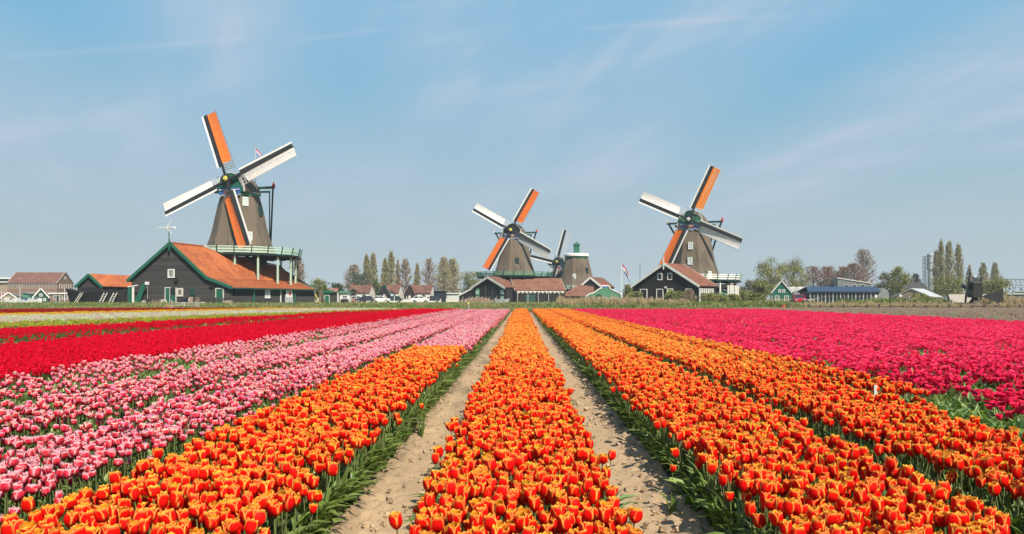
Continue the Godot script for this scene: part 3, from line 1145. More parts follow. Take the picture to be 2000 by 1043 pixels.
	mb.box(S.call(13.6, 1.1) * Vector3(0, 0, 0.03), Vector3(1.0, 2.1, 0.06), sx.basis)
	part("door_opening", mb, M.black, t)
	mb = MB.new()
	mb.box(S.call(13.05, 1.1) * Vector3(0, 0, 0.06), Vector3(0.14, 2.2, 0.12), sx.basis)
	part("door_frame", mb, M.white, t)
	mb = MB.new()
	mb.box(S.call(15.4, 1.65) * Vector3(0, 0, 0.14), Vector3(2.0, 1.15, 0.10), sx.basis)
	var ud := part("upper_door", mb, M.white, t)
	mb = MB.new()
	mb.box(S.call(15.6, 1.7) * Vector3(0, 0, 0.20), Vector3(0.6, 0.6, 0.03), sx.basis)
	part("red_mark", mb, M.red, ud)
	mb = MB.new()
	mb.box(S.call(15.4, 0.55) * Vector3(0, 0, 0.14), Vector3(2.3, 1.0, 0.10), sx.basis)
	part("lower_door", mb, M.pale_metal, t)
	mb = MB.new()
	mb.box(S.call(0.9, 1.95) * Vector3(0, 0, 0.12), Vector3(0.4, 0.6, 0.24), sx.basis)
	part("wall_lamp", mb, M.black, t)
	# little wind turbine on the gable top
	var w := thing("weather_vane", "thin green pole with a small three-bladed white propeller on top of the barn gable", "weather vane", corner + r0 + ng * 0.2 + Vector3(0, 0.5, 0))
	mb = MB.new()
	mb.tube(Vector3(0, -0.05, 0), Vector3(0, 1.55, 0), 0.07, 0.05, 6)
	part("mast", mb, M.green, w)
	mb = MB.new()
	mb.tube(Vector3(-0.25, 1.62, 0.1), Vector3(0.7, 1.62, -0.1), 0.10, 0.03, 6)
	mb.box(Vector3(0.65, 1.62, -0.1), Vector3(0.5, 0.22, 0.03))
	part("tail_vane", mb, M.white, w)
	for q in 3:
		var an := deg_to_rad([38.0, 140.0, 268.0][q])
		mb = MB.new()
		mb.bar(Vector3(-0.28, 1.62, 0.14), Vector3(-0.28 + sin(an) * 1.2, 1.62 + cos(an) * 1.2, 0.14), 0.11, 0.03, Color.WHITE, Vector3.BACK)
		part("propeller_blade", mb, M.off_white, w)
	# the green sluice-like frame at the left end of the gable
	var f := thing("sluice_frame", "green slanting board frame with a white post at the left end of the grey barn", "frame", corner + ug * 14.6 + ng * 0.5 + Vector3(0, 0.0, 0), -a)
	mb = MB.new()
	mb.prism(PackedVector2Array([Vector2(0.2, 0.1), Vector2(1.1, 0.1), Vector2(2.2, 3.0), Vector2(1.5, 2.9)]), Transform3D(Basis(), Vector3(0, 0, 0.3)), 0.1)
	part("slanting_board", mb, M.green, f)
	for x in [-0.55, -0.1]:
		mb = MB.new()
		mb.box(Vector3(x, 1.3, 0.2), Vector3(0.4, 2.6, 0.1))
		part("upright_board", mb, M.green, f)
	mb = MB.new()
	mb.box(Vector3(0.2, 1.3, 0.36), Vector3(0.28, 2.4, 0.1))
	part("white_post", mb, M.white, f)
	mb = MB.new()
	mb.box(Vector3(0.25, 0.02, 0.25), Vector3(1.8, 0.24, 0.5))
	part("sill", mb, M.off_white, f)
	mb = MB.new()
	mb.box(Vector3(2.35, 3.0, 0.3), Vector3(0.45, 0.4, 0.3))
	mb.bar(Vector3(-0.7, 2.5, 0.3), Vector3(0.9, 2.75, 0.3), 0.1, 0.12)
	part("white_cap", mb, M.white, f)
	mb = MB.new()
	mb.tube(Vector3(2.42, 0.8, 0.3), Vector3(2.42, 2.9, 0.3), 0.025, 0.025, 5)
	part("rope", mb, M.off_white, f)


func flag_cloth(bands: Array, w: float, h: float, at: Vector3, droop: float) -> MB:
	# horizontal stripes, hanging in soft folds away from the pole
	var mb := MB.new()
	for k in bands.size():
		var rows := []
		var cols := []
		for e in 3:
			var t := (k + e / 2.0) / bands.size()
			var row := PackedVector3Array()
			var col := PackedColorArray()
			for q in 13:
				var u := q / 12.0
				var x := u * w * (1.0 - droop * 0.6)
				row.append(at + Vector3(x + t * h * 0.25 * droop, -t * h - droop * w * u * (0.6 + 0.4 * u), 0.10 * sin(u * 9.0 + t * 1.5) * w * 0.4))
				col.append(bands[k])
			rows.append(row)
			cols.append(col)
		mb.sheet(rows, cols, true)
	return mb


func make_other_mills() -> void:
	var d := 193.0
	var g := ground_y(d)
	windmill("middle windmill with orange and white sails in front of two smaller thatched towers", Vector3(wx(1005, d), g, -d), {
		"gallery": wy(541, d) - g, "top": wy(462, d) - g, "yaw": 14.0, "tilt": 4.0, "roll": 30.0, "radius": 11.4, "hub_up": 1.25, "front": M.tar,
		"cloths": [M.orange_cloth, M.grey_cloth, M.orange_cloth, M.white_cloth], "rail": M.shed_green, "star": M.yellow, "reach": 9.2,
		"windows": [[10.0, 0.36, true]], "turn": 0.12})
	d = 152.0
	g = ground_y(d)
	windmill("right windmill with amber and white sails behind the black boarded barn", Vector3(wx(1354, d), g, -d), {
		"gallery": wy(549, d) - g, "top": wy(444, d) - g, "yaw": 26.0, "tilt": 2.0, "roll": 25.0, "radius": 11.0, "hub_up": 1.15, "front": M.shed_green,
		"cloths": [M.amber_cloth, M.white_cloth, M.orange_cloth, M.white_cloth], "rail": M.white, "rail_post": M.shed_green, "long_posts": true, "post": M.white, "star": M.off_white, "reach": 8.9,
		"windows": [[-21.0, 0.62, false], [-21.0, 0.33, false], [-21.0, 0.13, true], [24.0, 0.07, false]], "turn": -0.37})
	d = 214.0
	g = ground_y(d)
	windmill("small distant windmill with bare sails half hidden beside the capless tower", Vector3(wx(1099, d), g, -d), {
		"gallery": wy(563, d) - g, "top": wy(522, d) - g, "yaw": 30.0, "tilt": 6.0, "roll": 14.0, "radius": 9.0, "hub_up": 1.4, "scale": 0.9, "front": M.green,
		"cloths": [M.grey_cloth, M.grey_cloth, M.grey_cloth, M.grey_cloth], "rail": M.shed_green, "reach": 6.0, "bare": true,
		"windows": [[-5.0, 0.4, true]]})
	d = 205.0
	g = ground_y(d)
	windmill("broad thatched mill tower without cap or sails under a flat white roof with green lantern", Vector3(wx(1126, d), g, -d), {
		"gallery": wy(566, d) - g, "top": wy(501, d) - g, "yaw": 0.0, "roll": 0.0, "radius": 1.0, "capless": true, "rim": M.green, "scale": 1.02, "reach": 5.6,
		"cloths": [], "windows": [[-12.0, 0.36, false], [40.0, 0.55, true]], "turn": 0.1})


# ---------------------------------------------------------------- buildings on the left
func make_left_buildings() -> void:
	# open shed with an orange roof
	var d := 114.0
	var t := gable_house("shed", "small open shed with orange tiled roof and green gable edges left of the barn", "shed", spot(176, d), deg_to_rad(-10), [Vector2(-2.1, 2.75), Vector2(0, 4.45), Vector2(2.1, 2.75)], 9.0, {
		"wall": M.tar, "boards": M.grey_board, "pitch": 0.26, "tile": Color(0.50, 0.14, 0.045), "trim": M.green, "tile_size": 0.3, "trim_width": 0.42, "over": 0.35})
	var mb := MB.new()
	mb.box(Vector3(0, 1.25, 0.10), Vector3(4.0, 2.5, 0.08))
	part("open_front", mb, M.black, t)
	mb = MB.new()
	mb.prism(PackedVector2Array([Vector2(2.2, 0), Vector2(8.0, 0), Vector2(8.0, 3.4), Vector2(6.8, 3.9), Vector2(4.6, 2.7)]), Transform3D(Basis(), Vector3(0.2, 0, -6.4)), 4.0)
	part("shaded_annex", mb, M.tar, t)  # shadowed roof portion beyond, its shade put into the black colour
	for k in 2:
		var b := thing("barge", ["black tarred wooden hull on the bank before the open shed, the larger left one", "black tarred hull standing right of the larger one before the open shed"][k], "boat", spot([180, 222][k], 111.0), deg_to_rad(-6), "black hulls by the open shed")
		hull(b, [7.6, 4.4][k], 1.75)
	for k in 3:
		var q := thing("ladder", ["pale ladder leaning between the two black hulls", "short pale ladder leaning on the right hull", "white ladder leaning at the left end of the black hulls"][k], "ladder", spot([200, 219, 152][k], 109.6), deg_to_rad([14, 14, -20][k]))
		mb = MB.new()
		for s in [-0.22, 0.22]:
			mb.bar(Vector3(s - 0.3, -0.05, 0.4), Vector3(s + 0.35, 1.75, -0.35), 0.07, 0.07)
		part("side_rail", mb, M.off_white, q)
		mb = MB.new()
		for r in 5:
			var u := (r + 1) / 6.0
			mb.bar(Vector3(-0.52 + 0.65 * u, 1.8 * u, 0.4 - 0.75 * u), Vector3(-0.08 + 0.65 * u, 1.8 * u, 0.4 - 0.75 * u), 0.05, 0.05)
		part("rung", mb, M.off_white, q)

	# brick school-like block
	d = 240.0
	var base := spot(63, d)
	var win := []
	for k in 15:
		win.append(["f", -6.9 + k * 0.99, 4.75, 0.42, 1.55, 1, 2])
		if k > 4:
			win.append(["f", -6.9 + k * 0.99, 2.2, 0.42, 1.5, 1, 2])
	t = thing("brick_building", "large brown brick building with long dark red roof at the far left", "building", base, deg_to_rad(5))
	mb = MB.new()
	mb.prism(PackedVector2Array([Vector2(-5, -0.4), Vector2(5, -0.4), Vector2(5, 5.9), Vector2(0, 9.1), Vector2(-5, 5.9)]), Transform3D(Basis(Vector3(0, 0, -1), Vector3.UP, Vector3.RIGHT), Vector3(7.4, 0, -5)), 14.8)
	part("wall", mb, M.brick, t)
	for s in [1, -1]:
		mb = MB.new()
		var z0: float = -5.0 + s * 5.4
		var col := Color(0.17, 0.075, 0.055)
		if s > 0:
			mb.quad(Vector3(-7.2, 5.85, z0), Vector3(7.2, 5.85, z0), Vector3(7.2, 9.25, -5), Vector3(-7.2, 9.25, -5), col)
			tiles(mb, Vector3(-7.2, 5.85, z0), Vector3(7.2, 5.85, z0), Vector3(7.2, 9.25, -5), Vector3(-7.2, 9.25, -5), 0.5, 0.5, col, 0.12)
		else:
			mb.quad(Vector3(7.2, 5.85, z0), Vector3(-7.2, 5.85, z0), Vector3(-7.2, 9.25, -5), Vector3(7.2, 9.25, -5), col)
		part("roof", mb, M.tile, t)
	for x in [-7.35, 7.45]:
		for s in [1, -1]:
			mb = MB.new()
			mb.bar(Vector3(x, 5.7, -5 + s * 5.3), Vector3(x, 9.35, -5), 0.30, 0.22)
			part("gable_coping", mb, M.pale_brick, t)
	mb = MB.new()
	mb.box(Vector3(0, 5.75, 0.12), Vector3(15, 0.22, 0.3))
	part("gutter", mb, M.off_white, t)
	for w in win:
		window(t, Transform3D(Basis(), Vector3(w[1], w[2], 0.0)), w[3], w[4], 1, 2, M.off_white, M.pane, 0.07)
	var rx := Transform3D(Basis(Vector3(0, 0, -1), Vector3.UP, Vector3.RIGHT), Vector3(7.4, 0, 0))
	for k in 6:
		for v in [2.2, 4.75]:
			window(t, rx * Transform3D(Basis(), Vector3(1.4 + k * 1.45, v, 0.0)), 0.42, 1.5, 1, 2, M.off_white, M.pane, 0.07)
	mb = MB.new()
	mb.tube(Vector3(7.4, 7.4, -5), Vector3(7.5, 7.4, -5), 0.42, 0.42, 12)
	part("round_window", mb, M.off_white, t)
	for k in 4:
		mb = MB.new()
		mb.box(Vector3(-4.6 + k * 3.0, 6.95, -1.6), Vector3(0.4, 0.28, 0.4))
		part("roof_vent", mb, M.off_white, t)

	d = 228.0
	t = thing("annex", "low brick annex with flat white edged roof before the large brick building", "building", spot(111, d), 0.0)
	mb = MB.new()
	mb.box(Vector3(0, 1.0, -3), Vector3(7.6, 2.6, 6))
	part("wall", mb, M.brick, t)
	mb = MB.new()
	mb.box(Vector3(0, 2.4, -2.9), Vector3(8.2, 0.34, 6.6))
	part("roof_edge", mb, M.white, t)
	for x in [-2.6, -0.6, 1.2, 2.8]:
		window(t, Transform3D(Basis(), Vector3(x, 1.2, 0.0)), 0.9, 1.2, 2, 1, M.white, M.pane, 0.12)
	door(t, Transform3D(Basis(), Vector3(0.3, -0.2, 0.0)), 0.8, 1.9, M.black, M.off_white)

	d = 270.0
	t = thing("flat_roofed_block", "pale grey block with projecting flat white roof at the left picture edge", "building", spot(6, d), 0.0)
	mb = MB.new()
	mb.box(Vector3(0, 3.6, -4), Vector3(5.4, 8.0, 8))
	part("wall", mb, M.pale_brick, t)
	for y in [8.0, 6.7]:
		mb = MB.new()
		mb.box(Vector3(0.1, y, -3.9), Vector3(6.0, 0.45, 9))
		part("roof_slab" if y > 7 else "balcony", mb, M.white if y > 7 else M.off_white, t)
	mb = MB.new()
	mb.box(Vector3(0, 7.35, 0.05), Vector3(4.8, 0.9, 0.1))
	part("window_band", mb, M.pane, t)

	t = gable_house("green_house", "dark green house with white edged gable and orange roof before the brick building", "house", spot(80, 190), deg_to_rad(28), ridge(3.2, 1.2, 3.3), 5.2, {
		"wall": M.dark_green, "tile": Color(0.42, 0.13, 0.07), "trim": M.white, "trim_width": 0.26, "windows": [["f", 0, 1.75, 0.6, 0.7, 1, 1], ["f", -0.8, 0.6, 0.5, 0.7, 1, 1], ["f", 0.8, 0.6, 0.5, 0.7, 1, 1]]})
	t.rotation.y = deg_to_rad(28)
	gable_house("cottage", "pinkish roofed cottage with white gable edges at the left picture edge", "house", spot(16, 186), deg_to_rad(40), ridge(3.4, 0.9, 2.3), 5.5, {
		"wall": M.pale_brick, "tile": Color(0.33, 0.13, 0.09), "trim": M.white, "trim_width": 0.26, "windows": [["f", 0, 0.7, 0.8, 0.8, 2, 1]]})
	gable_house("teal_shed", "little teal boarded shed beside the green house with orange roof", "shed", spot(51, 196), 0.0, [Vector2(-1.0, 2.4), Vector2(1.0, 2.0)], 2.4, {"wall": M.shed_green, "roof": M.grey_metal, "back_trim": false})
	gable_house("low_white_house", "low white house with grey roof behind the masts at the left edge", "house", spot(8, 205), 0.0, ridge(5.0, 1.4, 2.2), 4.0, {"wall": M.render_white, "tile": Color(0.2, 0.19, 0.18), "windows": [["f", 1.0, 0.8, 0.7, 0.8, 1, 1]]})

	for k in 4:
		var px: float = [3, 9, 39, 126][k]
		var q := thing("mast", ["thin white mast at the very left picture edge", "white mast in front of the pinkish roofed cottage", "tall white mast left of the green house with orange roof", "white mast before the low brick annex"][k], "mast", spot(px, 170), 0.0, "white masts along the water")
		var mb2 := MB.new()
		mb2.tube(Vector3(0, -0.2, 0), Vector3(0, [2.6, 2.3, 3.4, 3.3][k], 0), 0.06, 0.045, 6)
		part("pole", mb2, M.white, q)
		mb2 = MB.new()
		mb2.bar(Vector3(-0.4, 0.9, 0), Vector3(0.5, 0.95, 0), 0.06, 0.06)
		part("boom", mb2, M.off_white, q)
	for k in 3:
		var q := thing("white_boat", ["small white boat moored under the pinkish roofed cottage", "white boat with a blue cover left of the green house", "white boat moored before the low brick annex"][k], "boat", spot([22, 47, 70][k], 165.0) + Vector3(0, -0.1, 0), deg_to_rad(4))
		hull(q, 3.0, 0.75, M.car_white)
		mb = MB.new()
		mb.box(Vector3(0.2, 0.85, 0), Vector3(1.3, 0.5, 0.8))
		part("cabin", mb, M.car_white if k != 1 else M.blue, q)
		mb = MB.new()
		mb.box(Vector3(0.2, 0.92, 0.41), Vector3(1.0, 0.24, 0.02))
		part("cabin_window", mb, M.pane, q)


func hull(parent: Node3D, length: float, height: float, mat: Material = null) -> void:
	# planked side of a boat, bow to the left, standing on the ground
	mat = mat if mat else M.tar
	var strakes := 6
	var half := func(u: float, v: float) -> float: return 0.14 * length * pow(sin(PI * clampf(u * 0.92 + 0.04, 0, 1)), 0.6) * (0.45 + 0.55 * v)
	for s in strakes:
		var v0 := s / float(strakes)
		var v1 := (s + 1.0) / strakes
		var rows := []
		var cols := []
		for e in 2:
			var v := v0 if e == 0 else v1 + 0.03
			var row := PackedVector3Array()
			var col := PackedColorArray()
			for q in 25:
				var u := absf(q / 12.0 - 1.0)
				var side := 1.0 if q <= 12 else -1.0
				var x := (u - 0.5) * length * (0.86 + 0.14 * v)
				row.append(Vector3(-x, v * height * (1.0 + 0.35 * pow(absf(u - 0.5) * 2.0, 2.0)), side * (half.call(u, v) + 0.03 * (1 - e))))
				col.append(Color(0.85, 0.85, 0.85) if s % 2 else Color.WHITE)
			rows.append(row)
			cols.append(col)
		var mb := MB.new()
		mb.sheet(rows, cols)
		part("strake", mb, mat, parent)
	var dk := MB.new()
	for q in 10:
		var u0 := q / 10.0
		var u1 := (q + 1) / 10.0
		dk.quad(Vector3(-(u1 - 0.5) * length * 0.98, height * 0.95, half.call(u1, 1.0)), Vector3(-(u0 - 0.5) * length * 0.98, height * 0.95, half.call(u0, 1.0)), Vector3(-(u0 - 0.5) * length * 0.98, height * 0.95, -half.call(u0, 1.0)), Vector3(-(u1 - 0.5) * length * 0.98, height * 0.95, -half.call(u1, 1.0)))
	part("deck", dk, M.dark_wood if mat == M.tar else M.off_white, parent)


# ---------------------------------------------------------------- village in the middle distance
func make_village() -> void:
	var brown := Color(0.155, 0.072, 0.050)
	gable_house("house", "white house with brown roof and two end chimneys, leftmost of the village row", "house", spot(727, 206), deg_to_rad(90 - 4), ridge(6.0, 2.45, 4.4), 5.6, {
		"wall": M.render_white, "tile": brown, "windows": [["l", -1.4, 1.75, 1.2, 1.1, 2, 1], ["l", -4.0, 1.75, 1.5, 1.1, 3, 1]], "chimneys": [[0, -0.4, 4.8], [0, -5.2, 4.8]], "over": 0.1}, "village houses")
	gable_house("dark_gabled_house", "black boarded lean house at the left end of the leftmost white village house", "house", spot(690, 203), deg_to_rad(12), ridge(5.2, 1.4, 3.4), 5.0, {"wall": M.black_board[0], "tile": Color(0.06, 0.055, 0.055), "windows": [["f", 1.4, 0.8, 0.9, 0.9, 2, 1]]}, "village houses")
	gable_house("dark_gabled_house", "narrow black gabled house with steep roof between two white village houses", "house", spot(749, 204), deg_to_rad(8), ridge(3.6, 1.6, 4.6), 6.0, {"wall": M.black_board[0], "tile": Color(0.07, 0.065, 0.065), "trim": M.dark_green, "windows": [["f", 0.2, 1.5, 0.5, 0.9, 1, 2]], "chimneys": [[0, -0.6, 5.0]]}, "village houses")
	var t := gable_house("house", "white house with brown roof, skylight and blue patch beside the narrow black gable", "house", spot(783, 208), deg_to_rad(90 - 4), ridge(6.0, 2.45, 4.5), 3.7, {
		"wall": M.render_white, "tile": brown, "windows": [["l", -1.2, 1.75, 1.3, 1.1, 3, 1], ["l", -2.9, 1.75, 0.9, 1.1, 2, 1]], "chimneys": [[0, -0.5, 4.9]], "over": 0.1}, "village houses")
	var mb := MB.new()
	mb.box(Vector3(-1.75, 3.08, -2.2), Vector3(0.9, 0.12, 0.8), Basis(Vector3.BACK, deg_to_rad(37)))
	part("skylight", mb, M.white, t)
	gable_house("blue_fronted_house", "small pale blue house front squeezed between black gable and white house", "house", spot(763, 205), 0.0, ridge(2.2, 2.2, 3.0), 4.0, {"wall": paint(0.30, 0.42, 0.55, 0.8), "tile": brown, "windows": [["f", 0, 1.2, 0.7, 1.0, 2, 2]]}, "village houses")
	gable_house("dark_gabled_house", "black gabled house leaning against the rightmost white village house", "house", spot(800, 204), deg_to_rad(8), ridge(2.8, 1.8, 4.6), 5.0, {"wall": M.black_board[0], "tile": brown, "windows": [["f", 0, 1.2, 0.6, 0.9, 1, 2]]}, "village houses")
	gable_house("house", "white house with long brown roof and one chimney, rightmost of the village row", "house", spot(845, 208), deg_to_rad(90 - 4), ridge(6.4, 2.35, 4.4), 5.6, {
		"wall": M.render_white, "tile": brown, "windows": [["l", -1.8, 1.7, 1.4, 1.1, 3, 1], ["l", -4.0, 1.7, 1.2, 1.1, 2, 1]], "chimneys": [[0, -5.0, 4.9]], "over": 0.1}, "village houses")
	t = thing("flat_dark_house", "dark blue flat roofed block right of the village houses", "house", spot(859, 202), 0.0, "")
	mb = MB.new()
	mb.box(Vector3(0, 1.3, -2.5), Vector3(3.2, 3.2, 5))
	part("wall", mb, M.navy, t)
	mb = MB.new()
	mb.box(Vector3(0, 2.95, -2.4), Vector3(3.5, 0.16, 5.6))
	part("roof_edge", mb, M.grey_metal, t)
	t = thing("white_pavilion", "white glazed pavilion with flat roof left of the middle windmill barn", "building", spot(894, 204), 0.0)
	mb = MB.new()
	mb.box(Vector3(0, 0.9, -3), Vector3(6.4, 2.4, 6))
	part("wall", mb, M.render_white, t)
	for k in 7:
		window(t, Transform3D(Basis(), Vector3(-2.7 + k * 0.9, 1.5, 0.0)), 0.72, 1.1, 1, 1, M.white, M.pane_pale, 0.1)
	mb = MB.new()
	mb.box(Vector3(0, 2.25, -2.9), Vector3(6.8, 0.22, 6.6))
	part("roof_edge", mb, M.white, t)
	t = thing("white_railing", "white railed landing stage below the glazed white pavilion", "railing", spot(893, 196), 0.0)
	for k in 9:
		mb = MB.new()
		mb.box(Vector3(-2.8 + k * 0.7, 0.3, 0), Vector3(0.12, 1.1, 0.12))
		part("post", mb, M.white, t)
	for y in [0.2, 0.5, 0.8]:
		mb = MB.new()
		mb.box(Vector3(0, y, 0.08), Vector3(5.8, 0.14, 0.05))
		part("rail", mb, M.off_white, t)
	# green huts right of the long barn
	t = gable_house("green_hut", "dark hut with green arched door and green fascia right of the long barn", "hut", spot(641, 150), deg_to_rad(-6), [Vector2(-1.0, 2.1), Vector2(1.0, 2.1)], 2.2, {"wall": M.dark_wood, "roof": M.green, "doors": [["f", -0.2, 0.8, 1.5, M.green, M.mint]]})
	mb = MB.new()
	mb.box(Vector3(0, 2.2, 0.3), Vector3(2.3, 0.5, 0.1))
	part("fascia", mb, M.green, t)
	t = gable_house("white_kiosk", "white kiosk with green top between the green hut and the village", "kiosk", spot(673, 160), 0.0, [Vector2(-0.95, 2.1), Vector2(0.95, 2.1)], 2.0, {"wall": M.render_white, "roof": M.shed_green, "windows": [["f", 0.1, 1.25, 1.1, 0.7, 2, 1]]})
	mb = MB.new()
	mb.box(Vector3(0, 2.25, 0.3), Vector3(2.1, 0.45, 0.1))
	part("fascia", mb, M.shed_green, t)
	mb = MB.new()
	mb.box(Vector3(0.1, 0.25, 0.3), Vector3(1.6, 0.9, 0.4))
	part("counter", mb, M.black, t)
	gable_house("narrow_house", "narrow white house side with brown roof between green hut and white kiosk", "house", spot(659, 190), deg_to_rad(90), ridge(4.0, 1.6, 3.3), 1.9, {"wall": M.render_white, "tile": Color(0.25, 0.12, 0.09), "windows": [["l", -1.0, 0.9, 0.7, 0.9, 1, 2]]})
	t = thing("brown_stack", "pointed brown stack of timber beside the green hut", "stack", spot(627, 140), 0.0)
	for k in 14:
		mb = MB.new()
		var an := TAU * k / 14.0
		mb.tube(Vector3(sin(an) * 0.75, -0.1, cos(an) * 0.6), Vector3(sin(an) * 0.12, 2.2 + 0.25 * sin(k * 2.3), cos(an) * 0.1), 0.15, 0.07, 6, shade(Color.WHITE, 0.2))
		part("pole", mb, M.dark_wood if k % 3 else M.wood, t)
	t = thing("yellow_crane", "small leaning yellow and white derrick right of the long barn", "derrick", spot(617, 138), 0.0)
	mb = MB.new()
	mb.bar(Vector3(0.7, 0, 0), Vector3(-0.15, 1.75, 0), 0.12, 0.12)
	part("boom", mb, M.yellow, t)
	mb = MB.new()
	mb.bar(Vector3(-0.2, 0, 0.2), Vector3(0.75, 1.0, 0.1), 0.10, 0.10)
	mb.bar(Vector3(0.2, 0, 0.2), Vector3(0.35, 0.9, 0.1), 0.08, 0.08)
	part("strut", mb, M.off_white, t)
	t = thing("brick_wall", "short brown brick wall right of the white kiosk", "wall", spot(683, 165), 0.0)
	for r in 4:
		for k in 5:
			mb = MB.new()
			mb.box(Vector3(-1.05 + k * 0.52 + 0.12 * (r % 2), 0.05 + r * 0.26, 0), Vector3(0.49, 0.23, 0.3), Basis(), shade(Color.WHITE, 0.2))
			part("brick", mb, M.red_brick, t)
	# white cars and vans along the village street
	var cars := [[700, 178, "white", "white car parked below the leftmost white village house"], [713, 176, "dark", "dark car parked right of the leftmost white car"], [744, 180, "white", "white car parked below the narrow black gabled house"], [768, 182, "dark", "dark car parked below the pale blue house front"], [821, 180, "white", "white car parked below the rightmost white village house"], [842, 181, "dark", "dark car parked at the right end of the village street"]]
	for c in cars:
		car(spot(c[0], c[1]), deg_to_rad(90 if c[2] == "white" else -90), M.car_white if c[2] == "white" else M.car_dark, c[3], "cars parked along the village street")
	t = thing("white_wall", "long low white garden wall in front of the village houses", "wall", spot(780, 190), 0.0)
	for k in 12:
		mb = MB.new()
		mb.box(Vector3(-11.5 + k * 1.9, 0.2, 0), Vector3(1.86, 0.9 + 0.06 * (k % 3), 0.3))
		part("panel", mb, M.render_white if k % 4 else M.off_white, t)
		mb = MB.new()
		mb.box(Vector3(-11.5 + k * 1.9, 0.72 + 0.03 * (k % 3), 0), Vector3(1.9, 0.1, 0.4))
		part("coping", mb, M.off_white, t)
	var fp := [754, 770, 794, 800, 820, 838]
	for k in fp.size():
		var q := thing("bollard", "thin pale post on the grass bank, %s" % ["leftmost, below the narrow black gable", "second from left, below the pale blue house", "left one of the close pair", "right one of the close pair", "below the rightmost village house", "rightmost, below the end of the village"][k], "post", spot(fp[k], 120), 0.0, "pale posts on the bank before the village")
		mb = MB.new()
		mb.tube(Vector3(0, -0.2, 0), Vector3(0, 1.25, 0), 0.09, 0.07, 6)
		part("post", mb, M.off_white, q)


func car(at: Vector3, yaw: float, body: Material, label: String, group := "") -> Node3D:
	# its nose points along +z
	var t := thing("car", label, "car", at, yaw, group)
	var mb := MB.new()
	var side := Transform3D(Basis(Vector3(0, 0, 1), Vector3.UP, Vector3.LEFT), Vector3(-0.85, 0, 0))
	mb.prism(PackedVector2Array([Vector2(-2.1, 0.35), Vector2(2.1, 0.35), Vector2(2.15, 0.7), Vector2(1.9, 0.88), Vector2(1.0, 0.98), Vector2(-1.7, 1.0), Vector2(-2.1, 0.85)]), side, 1.7)
	part("body", mb, body, t)
	mb = MB.new()
	var p := []
	for z in [-0.78, 0.78]:
		p.append([Vector3(z, 0.97, 1.0), Vector3(z, 0.98, -1.7), Vector3(z * 0.82, 1.45, -1.25), Vector3(z * 0.82, 1.48, 0.25)])
	mb.quad(p[0][1], p[0][0], p[0][3], p[0][2])
	mb.quad(p[1][0], p[1][1], p[1][2], p[1][3])
	mb.quad(p[0][0], p[1][0], p[1][3], p[0][3])
	mb.quad(p[1][1], p[0][1], p[0][2], p[1][2])
	part("cabin_glass", mb, M.pane, t)
	mb = MB.new()
	mb.hexa([Vector3(-0.66, 1.44, 0.28), Vector3(0.66, 1.44, 0.28), Vector3(0.62, 1.53, 0.2), Vector3(-0.62, 1.53, 0.2), Vector3(-0.66, 1.42, -1.3), Vector3(0.66, 1.42, -1.3), Vector3(0.62, 1.5, -1.2), Vector3(-0.62, 1.5, -1.2)])
	for s in [-1, 1]:
		mb.bar(Vector3(s * 0.79, 0.98, -0.35), Vector3(s * 0.66, 1.46, -0.35), 0.07, 0.08)
		mb.bar(Vector3(s * 0.79, 0.98, 1.0), Vector3(s * 0.66, 1.47, 0.26), 0.07, 0.07)
		mb.bar(Vector3(s * 0.79, 0.98, -1.7), Vector3(s * 0.66, 1.45, -1.26), 0.07, 0.07)
	part("roof", mb, body, t)
	for s in [-1, 1]:
		for z in [-1.3, 1.35]:
			mb = MB.new()
			mb.tube(Vector3(s * 0.70, 0.33, z), Vector3(s * 0.88, 0.33, z), 0.33, 0.33, 16)
			var w := part("wheel", mb, M.rubber, t)
			mb = MB.new()
			mb.tube(Vector3(s * 0.80, 0.33, z), Vector3(s * 0.90, 0.33, z), 0.2, 0.18, 12)
			part("rim", mb, M.steel, w)
		mb = MB.new()
		mb.box(Vector3(s * 0.6, 0.7, 2.1), Vector3(0.35, 0.16, 0.12))
		part("headlight", mb, M.steel, t)
		mb = MB.new()
		mb.box(Vector3(s * 0.68, 0.78, -2.08), Vector3(0.22, 0.22, 0.1))
		part("tail_light", mb, M.red, t)
	return t


